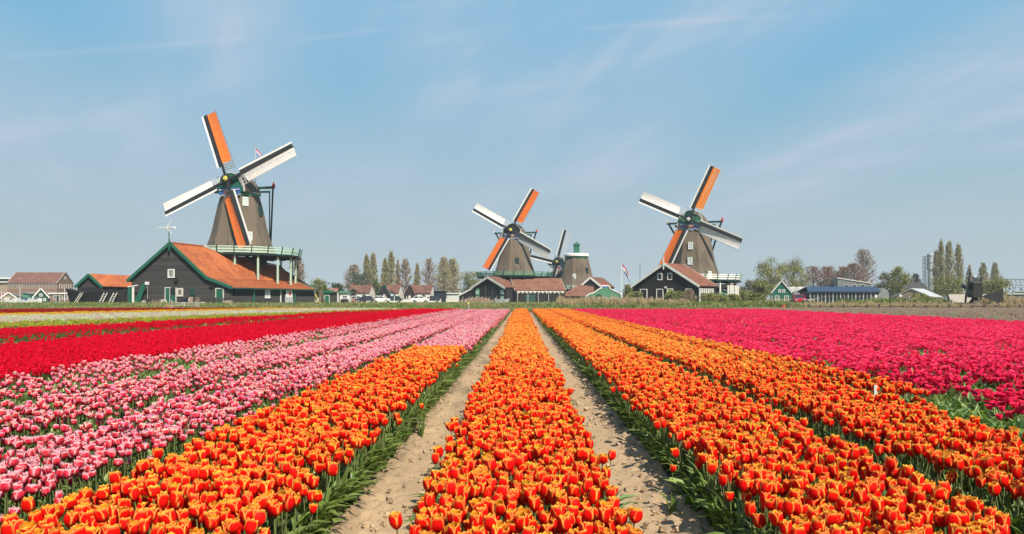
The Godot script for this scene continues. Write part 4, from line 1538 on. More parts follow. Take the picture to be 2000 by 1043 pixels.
# ---------------------------------------------------------------- barns of the other mills and the right side
func make_right_buildings() -> void:
	# barn of the middle mill
	var brown := Color(0.21, 0.092, 0.055)
	var t := gable_house("barn", "dark barn with open doors and brown tiled roof below the middle windmill", "barn", spot(955, 182), deg_to_rad(-38), [Vector2(-5.2, 3.5), Vector2(0, 6.0), Vector2(5.2, 3.5)], 10.0, {
		"wall": M.black_board[0], "boards": M.black_board, "pitch": 0.4, "tile": brown, "trim": M.off_white, "trim_width": 0.55, "over": 0.6, "back_trim": false})
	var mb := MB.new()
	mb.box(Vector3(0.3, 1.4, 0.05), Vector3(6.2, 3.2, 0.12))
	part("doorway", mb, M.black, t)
	for x in [-3.5, 4.2]:
		mb = MB.new()
		mb.box(Vector3(x, 1.6, 0.10), Vector3(1.1, 3.6, 0.16))
		var q := part("door_panel", mb, M.dark_green if x > 0 else M.shed_green, t)
		for y in [0.9, 2.4]:
			window(q, Transform3D(Basis(), Vector3(x, y, 0.18)), 0.85, 1.0, 1, 1, M.mint, M.pane_pale, 0.12)
	for x in [-0.9, 1.2]:
		mb = MB.new()
		mb.box(Vector3(x, 1.9, 0.2), Vector3(0.2, 4.0, 0.2))
		part("door_post", mb, M.dark_wood, t)
	# long low wing of that barn with a scalloped pale eave
	t = gable_house("barn_wing", "low wing with brown roof and pale scalloped eave right of the middle windmill barn", "barn", spot(1040, 186), deg_to_rad(-90 - 14), [Vector2(-4.5, 2.8), Vector2(0.4, 5.7), Vector2(5.2, 2.6)], 12.0, {
		"wall": M.black_board[0], "tile": brown, "over": 0.2, "trim": M.off_white, "trim_width": 0.4})
	t.position = spot(1094, 187)
	t.rotation.y = deg_to_rad(90 + 12)
	var lx := Transform3D(Basis(Vector3(0, 0, 1), Vector3.UP, Vector3.LEFT), Vector3(-4.75, 0, 0))
	for k in 12:
		mb = MB.new()
		var o := Vector2(-11.8 + k * 0.97, 0)
		mb.prism(PackedVector2Array([o + Vector2(0, 2.85), o + Vector2(0.93, 2.85), o + Vector2(0.93, 2.5), o + Vector2(0.47, 2.05), o + Vector2(0, 2.5)]), lx, 0.06)
		part("eave_scallop", mb, M.off_white, t)
	for u in [-11.6, -9.1, -6.6, -4.1, -1.4]:
		mb = MB.new()
		mb.box(lx * Vector3(u, 1.3, 0.05), Vector3(0.16, 2.8, 0.16))
		part("eave_post", mb, M.grey_wood, t)
	mb = MB.new()
	mb.box(lx * Vector3(-8.5, 0.8, -0.1), Vector3(0.2, 1.9, 2.4))
	part("green_hatch", mb, M.dark_green, t)
	gable_house("lean_to", "small dark lean-to with pale roof edge left of the middle windmill barn", "barn", spot(914, 190), deg_to_rad(-20), [Vector2(-2.4, 1.6), Vector2(2.4, 4.0)], 5.0, {"wall": M.black_board[0], "roof": M.grey_metal, "trim": M.off_white, "trim_width": 0.4, "back_trim": false})
	# barn below the capless tower: brown slope in front, black gable behind
	t = gable_house("tower_barn", "black barn with white edged gable rising over a brown roof slope below the capless tower", "barn", spot(1152, 196), deg_to_rad(-24), [Vector2(-6.6, 1.6), Vector2(-2.6, 4.0), Vector2(0.2, 6.3), Vector2(3.2, 3.9)], 10.0, {
		"wall": M.black_board[0], "boards": M.black_board, "pitch": 0.45, "tile": brown, "trim": M.white, "trim_width": 0.5, "back_trim": false})
	gable_house("brown_roofed_shed", "low shed under a broad brown tiled slope in front of the black tower barn", "shed", spot(1127, 189), 0.0, [Vector2(-4.2, 1.4), Vector2(4.4, 1.4)], 0.5, {"wall": M.black_board[0], "roof": M.dark_wood})
	var rs := thing("tiled_slope", "broad brown tiled roof slope between middle windmill barn and green shed", "roof", spot(1127, 189), 0.0)
	mb = MB.new()
	tiles(mb, Vector3(-4.2, 1.5, 0.4), Vector3(4.5, 1.5, 0.4), Vector3(4.5, 3.9, -4.5), Vector3(0.6, 4.4, -4.5), 0.4, 0.4, Color(0.19, 0.085, 0.055))
	part("roof_tiles", mb, M.tile, rs, "stuff")
	mb = MB.new()
	mb.hexa([Vector3(-4.2, 1.35, 0.35), Vector3(4.5, 1.35, 0.35), Vector3(4.5, 1.48, 0.35), Vector3(-4.2, 1.48, 0.35), Vector3(0.6, 1.3, -4.5), Vector3(4.5, 1.3, -4.5), Vector3(4.5, 3.8, -4.5), Vector3(0.6, 4.2, -4.5)])
	part("roof_board", mb, M.dark_wood, rs)
	# green shed with a bell-shaped front
	t = thing("green_shed", "pale green shed with white edged bell shaped gable below the capless tower", "shed", spot(1180, 178), deg_to_rad(-4))
	var bell := PackedVector2Array([Vector2(-4.2, -0.4), Vector2(-4.2, 1.3), Vector2(-3.6, 1.9), Vector2(-2.2, 2.3), Vector2(-1.4, 3.0), Vector2(-0.6, 3.35), Vector2(0.2, 4.0), Vector2(1.0, 3.9), Vector2(1.5, 3.1), Vector2(2.4, 2.7), Vector2(3.6, 2.2), Vector2(4.2, 1.3), Vector2(4.2, -0.4)])
	mb = MB.new()
	mb.prism(bell, Transform3D(), 6.0)
	part("wall", mb, M.shed_green, t)
	mb = MB.new()
	for k in range(1, bell.size() - 2):
		mb.bar(Vector3(bell[k].x, bell[k].y, 0.05), Vector3(bell[k + 1].x, bell[k + 1].y, 0.05), 0.2, 0.24)
	part("gable_edging", mb, M.white, t)
	for q in [[-1.0, 0.5, 0.9, 1.3], [0.2, 0.5, 0.9, 1.3], [2.0, 0.6, 1.6, 0.9]]:
		window(t, Transform3D(Basis(), Vector3(q[0], q[1], 0.0)), q[2], q[3], 2, 2, M.white, M.pane, 0.16)
	var f := thing("flag", "small red white and blue flag on the front of the pale green shed", "flag", spot(1180, 177.0) + Vector3(0, 0, 0.3))
	mb = MB.new()
	mb.bar(Vector3(0.0, 3.0, 0), Vector3(-0.7, 4.4, 0.5), 0.07, 0.07)
	part("flag_pole", mb, M.off_white, f)
	part("flag_cloth", flag_cloth([Color(0.5, 0.03, 0.04), Color(0.68, 0.66, 0.64), Color(0.04, 0.12, 0.38)], 1.3, 0.9, Vector3(-0.65, 4.35, 0.5), 0.1), M.flag, f)

	# black barn before the right mill
	t = gable_house("barn", "black boarded barn with white gable edges and reddish roof below the right windmill", "barn", spot(1299, 138), deg_to_rad(-38), [Vector2(-6.6, 3.15), Vector2(0, 7.15), Vector2(6.6, 3.15)], 7.0, {
		"wall": M.black_board[0], "boards": M.black_board, "pitch": 0.3, "tile": Color(0.26, 0.098, 0.058), "trim": M.white, "trim_width": 0.42, "over": 0.45,
		"windows": [["f", -0.98, 4.85, 0.95, 1.25, 1, 1], ["f", 0.98, 4.85, 0.95, 1.25, 1, 1], ["f", -4.3, 1.7, 1.5, 1.9, 1, 1], ["f", -1.0, 1.7, 1.4, 1.9, 1, 1]]})
	window(t, Transform3D(Basis(), Vector3(1.0, 1.85, 0.05)), 1.2, 1.7, 1, 2, M.white, M.pane_lime, 0.14)
	window(t, Transform3D(Basis(), Vector3(4.7, 1.85, 0.05)), 1.2, 1.7, 1, 2, M.white, M.pane_lime, 0.14)
	mb = MB.new()
	mb.box(Vector3(0, 7.2, 0.62), Vector3(0.2, 2.2, 0.1))
	part("gable_finial", mb, M.white, t)
	var rx := Transform3D(Basis(Vector3(0, 0, -1), Vector3.UP, Vector3.RIGHT), Vector3(6.6, 0, 0))
	for k in 6:
		window(t, rx * Transform3D(Basis(), Vector3(0.9 + k * 0.9, 2.25, 0.05)), 0.45, 0.85, 1, 1, M.white, M.pane_pale, 0.12)
	mb = MB.new()
	mb.box(Vector3(6.75, 1.3, 0.1), Vector3(0.22, 2.8, 0.22))
	part("corner_post", mb, M.white, t)
	mb = MB.new()
	mb.box(Vector3(0.15, 2.9, 0.16), Vector3(0.4, 0.35, 0.2))
	part("wall_lamp", mb, M.off_white, t)
	# green hut and white slatted screen under the gallery
	t = gable_house("green_hut", "small bright green hut under the gallery of the right windmill", "hut", spot(1412, 146), deg_to_rad(-8), ridge(3.2, 1.9, 2.6), 3.0, {"wall": M.shed_green, "roof": M.grey_metal, "windows": [["f", -0.5, 1.2, 0.7, 0.8, 1, 1]], "doors": [["f", 0.8, 0.7, 1.6, M.green, M.mint]]})
	t = thing("slatted_screen", "tall screen of pale vertical boards right of the green hut", "screen", spot(1432, 143), 0.0)
	for k in 5:
		mb = MB.new()
		mb.box(Vector3(-0.9 + k * 0.45, 1.6, 0.02 * (k % 2)), Vector3(0.36, 3.5, 0.1))
		part("board", mb, M.off_white, t)
	t = thing("dark_shed", "dark shed with white fronted upper edge behind the green hut of the right windmill", "shed", spot(1408, 151), 0.0)
	mb = MB.new()
	mb.box(Vector3(0, 1.7, -1.5), Vector3(7.0, 4.0, 3.0))
	part("wall", mb, M.tar, t)
	mb = MB.new()
	mb.box(Vector3(0.6, 3.4, 0.05), Vector3(3.4, 0.7, 0.12))
	part("signboard", mb, M.white, t)

	# little green house with white edges
	t = gable_house("green_house", "green wooden house with steep white edged gable and white dormer near the round trees", "house", spot(1527, 172), deg_to_rad(-24), [Vector2(-2.0, 2.3), Vector2(0, 4.75), Vector2(2.0, 2.3)], 5.2, {
		"wall": M.green_board[0], "boards": M.green_board, "pitch": 0.4, "tile": Color(0.16, 0.125, 0.11), "trim": M.white, "trim_width": 0.24, "over": 0.2,
		"windows": [["f", -0.42, 2.6, 0.55, 0.75, 1, 2], ["f", 0.42, 2.6, 0.55, 0.75, 1, 2], ["f", -1.0, 0.95, 0.9, 1.2, 2, 2], ["f", 1.0, 0.95, 0.9, 1.2, 2, 2]]})
	mb = MB.new()
	mb.box(Vector3(1.75, 3.0, -2.6), Vector3(0.9, 1.1, 1.3))
	var dm := part("dormer", mb, M.white, t)
	window(dm, Transform3D(Basis(Vector3(0, 0, -1), Vector3.UP, Vector3.RIGHT), Vector3(2.2, 3.0, -2.6)), 0.8, 0.8, 2, 1, M.white, M.pane, 0.1)
	mb = MB.new()
	mb.bar(Vector3(0, 4.7, 0.25), Vector3(0, 5.4, 0.25), 0.12, 0.12)
	part("gable_finial", mb, M.white, t)
	# picket fence before it
	t = thing("picket_fence", "low wooden picket fence in front of the green wooden house", "fence", spot(1528, 160), 0.0)
	for k in 13:
		mb = MB.new()
		mb.box(Vector3(-2.6 + k * 0.42, 0.45, 0), Vector3(0.12, 1.1 + 0.1 * (k % 3), 0.05))
		part("picket", mb, M.grey_wood if k % 2 else M.wood, t)
	mb = MB.new()
	mb.box(Vector3(0, 0.7, -0.05), Vector3(5.4, 0.1, 0.05))
	part("rail", mb, M.grey_wood, t)

	# long dark blue building with a metal roof and pale posts
	var d := 160.0
	t = thing("blue_hall", "long low dark blue hall with metal roof and rows of pale posts", "building", spot(1650, d), deg_to_rad(-2))
	mb = MB.new()
	mb.box(Vector3(0, 0.95, -3.2), Vector3(14.6, 2.9, 6.0))
	part("wall", mb, M.navy, t)
	mb = MB.new()
	mb.hexa([Vector3(-7.8, 2.25, 0.5), Vector3(7.2, 2.25, 0.5), Vector3(7.2, 2.4, 0.5), Vector3(-7.8, 2.4, 0.5), Vector3(-6.9, 3.3, -3.2), Vector3(7.6, 3.3, -3.2), Vector3(7.6, 3.45, -3.2), Vector3(-6.9, 3.45, -3.2)])
	var br := part("roof", mb, M.blue_metal, t)
	for k in 22:
		mb = MB.new()
		var u := k / 21.0
		mb.bar(Vector3(lerpf(-7.75, 7.15, u), 2.43, 0.5), Vector3(lerpf(-6.85, 7.55, u), 3.47, -3.2), 0.05, 0.06)
		part("roof_seam", mb, M.blue_metal, br)
	mb = MB.new()
	mb.hexa([Vector3(-6.9, 3.3, -3.2), Vector3(7.6, 3.3, -3.2), Vector3(7.6, 3.45, -3.2), Vector3(-6.9, 3.45, -3.2), Vector3(-7.8, 2.2, -6.8), Vector3(7.2, 2.2, -6.8), Vector3(7.2, 2.35, -6.8), Vector3(-7.8, 2.35, -6.8)])
	part("rear_roof", mb, M.blue_metal, t)
	for k in 19:
		mb = MB.new()
		mb.box(Vector3(-7.1 + k * 0.78, 0.95, -0.05), Vector3(0.14 if k % 2 else 0.2, 2.6, 0.14))
		part("post", mb, M.grey_wood if k % 2 else M.pale_metal, t)
		if k < 18:
			mb = MB.new()
			mb.box(Vector3(-6.71 + k * 0.78, 1.0, -0.16), Vector3(0.5, 2.2, 0.04))
			part("pane", mb, M.pane, t)
	mb = MB.new()
	mb.box(Vector3(0, 1.05, 0.06), Vector3(14.4, 0.07, 0.07))
	part("cross_rail", mb, M.blue_metal, t)
	t = thing("grey_gable", "plain grey polygonal end wall at the right end of the blue hall", "building", spot(1726, d), deg_to_rad(14))
	mb = MB.new()
	mb.prism(PackedVector2Array([Vector2(-1.2, -0.3), Vector2(1.0, -0.3), Vector2(1.45, 0.7), Vector2(1.2, 2.3), Vector2(0.2, 3.1), Vector2(-0.9, 2.5), Vector2(-1.45, 1.8)]), Transform3D(), 5.0)
	part("wall", mb, M.grey_metal, t)
	t = thing("white_marker", "small white sign post at the right end of the blue hall", "sign", spot(1711, 150), 0.0)
	mb = MB.new()
	mb.box(Vector3(0, 1.35, 0), Vector3(0.42, 0.45, 0.06))
	part("plate", mb, M.white, t)
	mb = MB.new()
	for s in [-0.16, 0.16]:
		mb.box(Vector3(s, 0.5, 0), Vector3(0.07, 1.4, 0.05))
	part("leg", mb, M.off_white, t)
	t = thing("low_dark_wall", "low dark boarded wall between the green wooden house and the blue hall", "wall", spot(1566, 164), 0.0)
	for k in 8:
		mb = MB.new()
		mb.box(Vector3(-1.4 + k * 0.4, 0.7, 0), Vector3(0.38, 1.7, 0.2), Basis(), shade(Color.WHITE, 0.2))
		part("board", mb, M.dark_wood, t)
	t = thing("white_tunnel", "rounded whitish plastic tunnel behind the green wooden house", "greenhouse", spot(1570, 215), deg_to_rad(20))
	var rows := []
	var cols := []
	for e in 9:
		var row := PackedVector3Array()
		var col := PackedColorArray()
		for q in 13:
			var a := PI * q / 12.0
			row.append(Vector3(cos(a) * 2.6, sin(a) * (4.2 + 0.12 * sin(e * 2.0)), 2.0 - e * 0.9))
			col.append(shade(Color.WHITE, 0.08))
		rows.append(row)
		cols.append(col)
	mb = MB.new()
	mb.sheet(rows, cols)
	part("cover", mb, M.off_white, t)
	t = thing("grey_hall", "grey flat hall with white roof line behind the blue hall", "building", spot(1668, 260), deg_to_rad(-10))
	mb = MB.new()
	mb.hexa([Vector3(-5.2, -0.3, 0), Vector3(5.2, -0.3, 0), Vector3(5.2, 6.0, 0), Vector3(-5.2, 7.8, 0), Vector3(-5.2, -0.3, -8), Vector3(5.2, -0.3, -8), Vector3(5.2, 6.0, -8), Vector3(-5.2, 7.8, -8)])
	part("wall", mb, M.grey_metal, t)
	mb = MB.new()
	mb.bar(Vector3(-5.4, 7.9, 0.1), Vector3(5.4, 6.05, 0.1), 0.3, 0.3)
	part("roof_edge", mb, M.off_white, t)
	for k in 3:
		window(t, Transform3D(Basis(), Vector3(-2.5 + k * 2.6, 5.2, 0)), 1.4, 1.0, 2, 1, M.off_white, M.pane, 0.12)

	# low brick shed with a pale roof
	t = gable_house("brick_shed", "low brick shed with pale grey roof right of the round tree", "shed", spot(1780, 150), deg_to_rad(-40), ridge(6.6, 1.2, 2.75), 9.5, {"wall": M.pale_brick, "roof": M.pale_metal, "over": 0.15, "windows": [["f", 0, 1.0, 0.8, 0.7, 2, 1]], "doors": [["r", 5.0, 0.9, 1.2, M.wood, M.grey_wood]]})
	gable_house("dark_barn", "large dark roofed barn behind the low brick shed", "barn", spot(1802, 235), deg_to_rad(90), ridge(8.0, 3.0, 5.6), 8.4, {"wall": M.grey_metal, "tile": Color(0.05, 0.05, 0.052), "windows": [["l", -3.0, 1.6, 0.9, 0.8, 1, 1], ["l", -5.5, 1.6, 0.9, 0.8, 1, 1]]})
	# silo with its lattice stair tower
	d = 380.0
	t = thing("silo", "tall shiny silo with lattice stair tower behind the right poplars", "silo", spot(1818, d), 0.0)
	mb = MB.new()
	mb.lathe([Vector2(1.3, -0.5), Vector2(1.3, 15), Vector2(1.6, 15.2), Vector2(1.6, 22), Vector2(1.3, 23), Vector2(0.2, 23.3)], 20, 0, true)
	part("tank", mb, M.steel, t)
	mb = MB.new()
	for y in [8.0, 15.2, 18.5, 21.9]:
		mb.lathe([Vector2(1.65, y - 0.12), Vector2(1.8, y), Vector2(1.65, y + 0.12)], 20)
	part("hoop", mb, M.iron, t)
	mb = MB.new()
	for x in [-3.6, -2.2]:
		for z in [-0.7, 0.7]:
			mb.bar(Vector3(x, -0.5, z), Vector3(x, 22.0, z), 0.18, 0.18)
	for k in 11:
		var y := k * 2.0
		for z in [-0.7, 0.7]:
			mb.bar(Vector3(-3.6, y, z), Vector3(-2.2, y + 2.0, z), 0.12, 0.12)
			mb.bar(Vector3(-3.6, y, z), Vector3(-2.2, y, z), 0.12, 0.12)
	part("stair_tower", mb, M.iron, t)
	mb = MB.new()
	for k in 12:
		var an := TAU * k / 12.0
		mb.bar(Vector3(sin(an) * 1.7, 22.0, cos(an) * 1.7), Vector3(sin(an) * 1.7, 23.2, cos(an) * 1.7), 0.08, 0.08)
	part("top_rail", mb, M.iron, t)
	for k in 2:
		t = thing("factory_block", ["pale blue factory block far behind the right poplars", "brownish factory block with white roof units far at the right"][k], "building", spot([1908, 1925][k], [420.0, 400.0][k]), 0.0)
		mb = MB.new()
		mb.box(Vector3(0, 5.6, -4), Vector3([3.4, 5.2][k], [14.0, 11.6][k], 8))
		part("wall", mb, M.blue_metal if k == 0 else M.brick, t)
		for y in ([9.0, 11.0] if k == 0 else [8.0, 10.4]):
			mb = MB.new()
			mb.box(Vector3(0, y, 0.06), Vector3([2.8, 4.4][k], 0.7, 0.1))
			part("window_band", mb, M.pane_pale, t)
		mb = MB.new()
		mb.box(Vector3(0.4, [12.9, 12.0][k], -3), Vector3(1.2, 1.2, 2))
		part("roof_unit", mb, M.white, t)
	# railway bridge truss
	t = thing("truss_bridge", "grey steel truss bridge far away at the right picture edge", "bridge", spot(2010, 380), deg_to_rad(8))
	for y in [7.3, 10.4]:
		mb = MB.new()
		mb.box(Vector3(0, y, 0), Vector3(36, 0.4, 3))
		part("chord", mb, M.grey_metal, t)
	for k in 16:
		mb = MB.new()
		mb.bar(Vector3(-17.5 + k * 2.3, 7.3, 1.3), Vector3(-17.5 + k * 2.3, 10.4, 1.3), 0.22, 0.22)
		mb.bar(Vector3(-17.5 + k * 2.3, 7.3, 1.2), Vector3(-15.2 + k * 2.3, 10.4, 1.2), 0.16, 0.16)
		part("truss_member", mb, M.grey_metal, t)
	for x in [-15.0, 0.0, 15.0]:
		mb = MB.new()
		mb.box(Vector3(x, 3.2, 0), Vector3(1.4, 8, 2.4))
		part("pier", mb, M.pale_metal, t)
	t = thing("long_shed", "long low grey shed at the right picture edge under the bridge", "shed", spot(1992, 200), 0.0)
	mb = MB.new()
	mb.box(Vector3(0, 0.8, -3), Vector3(8.0, 2.4, 6))
	part("wall", mb, M.navy, t)
	mb = MB.new()
	mb.box(Vector3(0, 2.1, -2.9), Vector3(8.4, 0.3, 6.5))
	part("roof", mb, M.pale_metal, t)
	for k in 5:
		window(t, Transform3D(Basis(), Vector3(-3.0 + k * 1.5, 1.1, 0)), 1.0, 0.7, 2, 1, M.pale_metal, M.pane, 0.1)
	t = gable_house("low_reed_hut", "low pale thatched hut behind the black meadow mill", "hut", spot(1928, 104), deg_to_rad(70), ridge(3.2, 0.25, 1.35), 4.4, {"wall": M.wood, "roof": M.grey_wood})
	# black meadow mill
	t = thing("meadow_mill", "small black meadow mill with crossed sails and wide tail vane at the right", "windmill", spot(1904, 95), 0.0)
	mb = MB.new()
	mb.lathe([Vector2(1.25, -0.2), Vector2(0.36, 1.05), Vector2(0.36, 1.2)], 4, PI / 4)
	part("base", mb, M.dark_wood, t)
	mb = MB.new()
	mb.box(Vector3(0, 2.05, 0), Vector3(1.12, 1.75, 1.25))
	part("body", mb, M.black, t)
	for k in 5:
		mb = MB.new()
		mb.box(Vector3(-0.45 + k * 0.225, 2.05, 0.64), Vector3(0.21, 1.74, 0.03), Basis(), shade(Color(0.7, 0.6, 0.55), 0.3))
		part("board", mb, M.black, t)
	mb = MB.new()
	mb.hexa([Vector3(-0.66, 2.9, 0.74), Vector3(0.66, 2.9, 0.74), Vector3(0.5, 3.12, 0.5), Vector3(-0.5, 3.12, 0.5), Vector3(-0.66, 2.9, -0.74), Vector3(0.66, 2.9, -0.74), Vector3(0.5, 3.12, -0.5), Vector3(-0.5, 3.12, -0.5)])
	part("roof", mb, M.tar, t)
	mb = MB.new()
	mb.box(Vector3(0.66, 2.2, 0.2), Vector3(0.12, 2.6, 0.2))
	part("rear_post", mb, M.black, t)
	mb = MB.new()
	mb.tube(Vector3(-0.4, 2.1, 0), Vector3(-1.0, 2.18, 0.05), 0.09, 0.09, 8)
	part("wind_shaft", mb, M.black, t)
	# its sails stand nearly edge-on
	var ax := Vector3(-0.93, 0.06, -0.22).normalized()
	var c0 := Vector3(-0.95, 2.15, 0.05)
	for k in 4:
		var side := Vector3.UP.cross(ax).normalized()
		var up2 := ax.cross(side)
		var an := deg_to_rad(10.0 + 90.0 * k)
		var dir := up2 * cos(an) + side * sin(an)
		mb = MB.new()
		mb.bar(c0 + ax * 0.06 * (k % 2), c0 + ax * 0.06 * (k % 2) + dir * 2.15, 0.11, 0.11, Color.WHITE, ax)
		var s := part("sail", mb, M.black, t)
		mb = MB.new()
		var across := dir.cross(ax)
		mb.hexa([c0 + dir * 0.5 + ax * 0.07, c0 + dir * 0.5 + across * 0.42 + ax * 0.07, c0 + dir * 2.1 + across * 0.42 + ax * 0.02, c0 + dir * 2.1 + ax * 0.07,
			c0 + dir * 0.5 + ax * 0.02, c0 + dir * 0.5 + across * 0.42 + ax * 0.02, c0 + dir * 2.1 + across * 0.42 - ax * 0.03, c0 + dir * 2.1 + ax * 0.02])
		part("sail_board", mb, M.black, s)
	mb = MB.new()
	mb.bar(Vector3(0.5, 1.3, 0), Vector3(3.3, 1.3, 0.1), 0.10, 0.10)
	part("tail_pole", mb, M.black, t)
	for k in 7:
		# boards of the fan-shaped tail
		mb = MB.new()
		var x0 := 1.0 + k * 0.355
		var x1 := x0 + 0.34
		var h0 := 0.12 + (x0 - 1.0) * 0.34
		var h1 := 0.12 + (x1 - 1.0) * 0.34
		mb.hexa([Vector3(x0, 1.3 - h0, 0.1), Vector3(x1, 1.3 - h1, 0.1), Vector3(x1, 1.3 + h1, 0.1), Vector3(x0, 1.3 + h0, 0.1), Vector3(x0, 1.3 - h0, 0.05), Vector3(x1, 1.3 - h1, 0.05), Vector3(x1, 1.3 + h1, 0.05), Vector3(x0, 1.3 + h0, 0.05)], shade(Color(0.75, 0.65, 0.6), 0.25))
		part("tail_board", mb, M.black, t)


# ---------------------------------------------------------------- trees
func make_trees() -> void:
	# [kind, pixel x, distance, top pixel y, width in pixels, label]
	var list := [
		["bare", 581, 150, 503, 40, "bare reddish tree just behind the right end of the long barn"],
		["round", 625, 170, 539, 34, "small round olive tree above the timber stack"],
		["dark", 661, 205, 546, 24, "small dark round tree behind the narrow white house"],
		["bare", 690, 300, 517, 40, "bare pinkish tree left of the dark conifer"],
		["dark", 702, 290, 530, 46, "wide dark evergreen tree behind the leftmost white village house"],
		["poplar", 716, 300, 497, 15, "slender poplar, left one of the pair behind the leftmost village house"],
		["poplar", 729, 300, 496, 17, "slender poplar, right one of the pair behind the leftmost village house"],
		["round", 735, 280, 543, 28, "olive bush below the pair of slender poplars"],
		["poplar", 752, 290, 505, 15, "shorter poplar left of the tallest village poplar"],
		["poplar", 764, 290, 492, 18, "tallest poplar of the village row"],
		["poplar_bare", 777, 300, 509, 10, "thin brown poplar right of the tallest village poplar"],
		["poplar_bare", 792, 300, 507, 27, "broad reddish brown bare poplar behind the village houses"],
		["poplar", 815, 300, 515, 11, "little yellow green poplar between two broad brown trees"],
		["poplar_bare", 838, 300, 506, 34, "broad greyish bare tree right of the little yellow green poplar"],
		["poplar_wide", 867, 300, 503, 28, "tall broad tan poplar, left of the two that touch"],
		["poplar_wide", 884, 305, 506, 32, "broad olive poplar, right of the two that touch"],
		["round", 922, 260, 530, 46, "round green tree behind the lean-to of the middle windmill barn"],
		["round", 186, 330, 534, 20, "small bare topped tree behind the open orange roofed shed"],
		["bare", 262, 260, 537, 22, "faint bare tree between the open shed and the big barn"],
		["round", 1169, 235, 543, 18, "small green tree right of the capless tower"],
		["round", 1230, 200, 556, 26, "low round bush left of the black barn"],
		["bare", 1424, 175, 549, 34, "brown bare bush behind the screen of the right windmill"],
		["grey", 1464, 230, 548, 44, "greyish bush between the right windmill and the round trees"],
		["round", 1487, 190, 545, 34, "yellow green bush in front of the large round trees"],
		["willow", 1506, 215, 503, 56, "large round yellow green tree, left of the two behind the green wooden house"],
		["willow", 1549, 225, 503, 48, "large round yellow green tree, right of the two behind the green wooden house"],
		["red", 1588, 290, 520, 62, "reddish bare tree above the white tunnel, leftmost of the reddish row"],
		["red", 1618, 290, 521, 60, "reddish bare tree second from left in the reddish row"],
		["red", 1645, 290, 521, 56, "reddish bare tree third from left in the reddish row"],
		["red", 1668, 285, 515, 58, "orange brown bare tree at the foot of the tallest reddish tree"],
		["bare", 1686, 300, 488, 52, "tallest reddish grey bare tree behind the blue hall"],
		["dark", 1632, 270, 543, 60, "dark green bushes behind the roof of the blue hall"],
		["grey", 1727, 250, 529, 32, "pale grey green tree right of the blue hall"],
		["round", 1757, 180, 518, 44, "round olive tree with visible trunk beside the low brick shed"],
		["bare", 1788, 330, 535, 26, "faint bare tree left of the silo"],
		["poplar", 1829, 330, 490, 14, "short poplar at the left of the right poplar group"],
		["poplar", 1838, 320, 472, 15, "tall poplar, left one of the three in the right group"],
		["poplar", 1854, 320, 472, 18, "tall poplar, middle one of the three in the right group"],
		["poplar", 1872, 320, 478, 18, "tall poplar, right one of the three in the right group"],
		["round", 1852, 170, 538, 66, "wide dark green bush below the right poplar group"],
		["poplar_bare", 1893, 340, 519, 11, "small poplar just left of the meadow mill sails"],
		["poplar", 1920, 340, 514, 18, "small poplar right of the meadow mill body"],
		["poplar", 1943, 340, 513, 15, "rightmost small poplar beside the meadow mill tail"],
		["willow", 1945, 170, 541, 60, "wide yellow green bush behind the meadow mill tail"],
		["round", 1992, 240, 570, 30, "dark small bush at the right picture edge"],
	]
	for e in list:
		tree(e[0], spot(e[1], e[2]), wy(e[3], e[2]) - ground_y(e[2]), e[4] * e[2] / FOCAL, e[5])
	# low hazy lines of trees on the horizon
	var far := MB.new()
	for k in 9000:
		var x := rng.randf_range(-520, 520)
		var d := rng.randf_range(420, 470)
		var top := 7.0 + 6.0 * noise_b.get_noise_1d(x * 0.03) + 2.0 * noise_a.get_noise_1d(x * 0.3)
		var y := 0.3 + maxf(1.0, top) * pow(rng.randf(), 0.8)
		leaf_face(far, Vector3(x, y, -d), 1.3, Color(0.10, 0.105, 0.05).lerp(Color(0.13, 0.10, 0.07), rng.randf()))
	solo("treeline", far, M.plant, "far line of low trees along the horizon", "trees", "", "stuff")


func leaf_face(mb: MB, p: Vector3, size: float, col: Color) -> void:
	var a := Vector3(rng.randf_range(-1, 1), rng.randf_range(-1, 1), rng.randf_range(-1, 1)).normalized()
	var b := a.cross(Vector3(rng.randf_range(-1, 1), rng.randf_range(-1, 1), rng.randf_range(-1, 1)).normalized()).normalized()
	a *= size * 0.5
	b *= size * 0.38
	mb.quad(p - a, p + b, p + a, p - b, col)


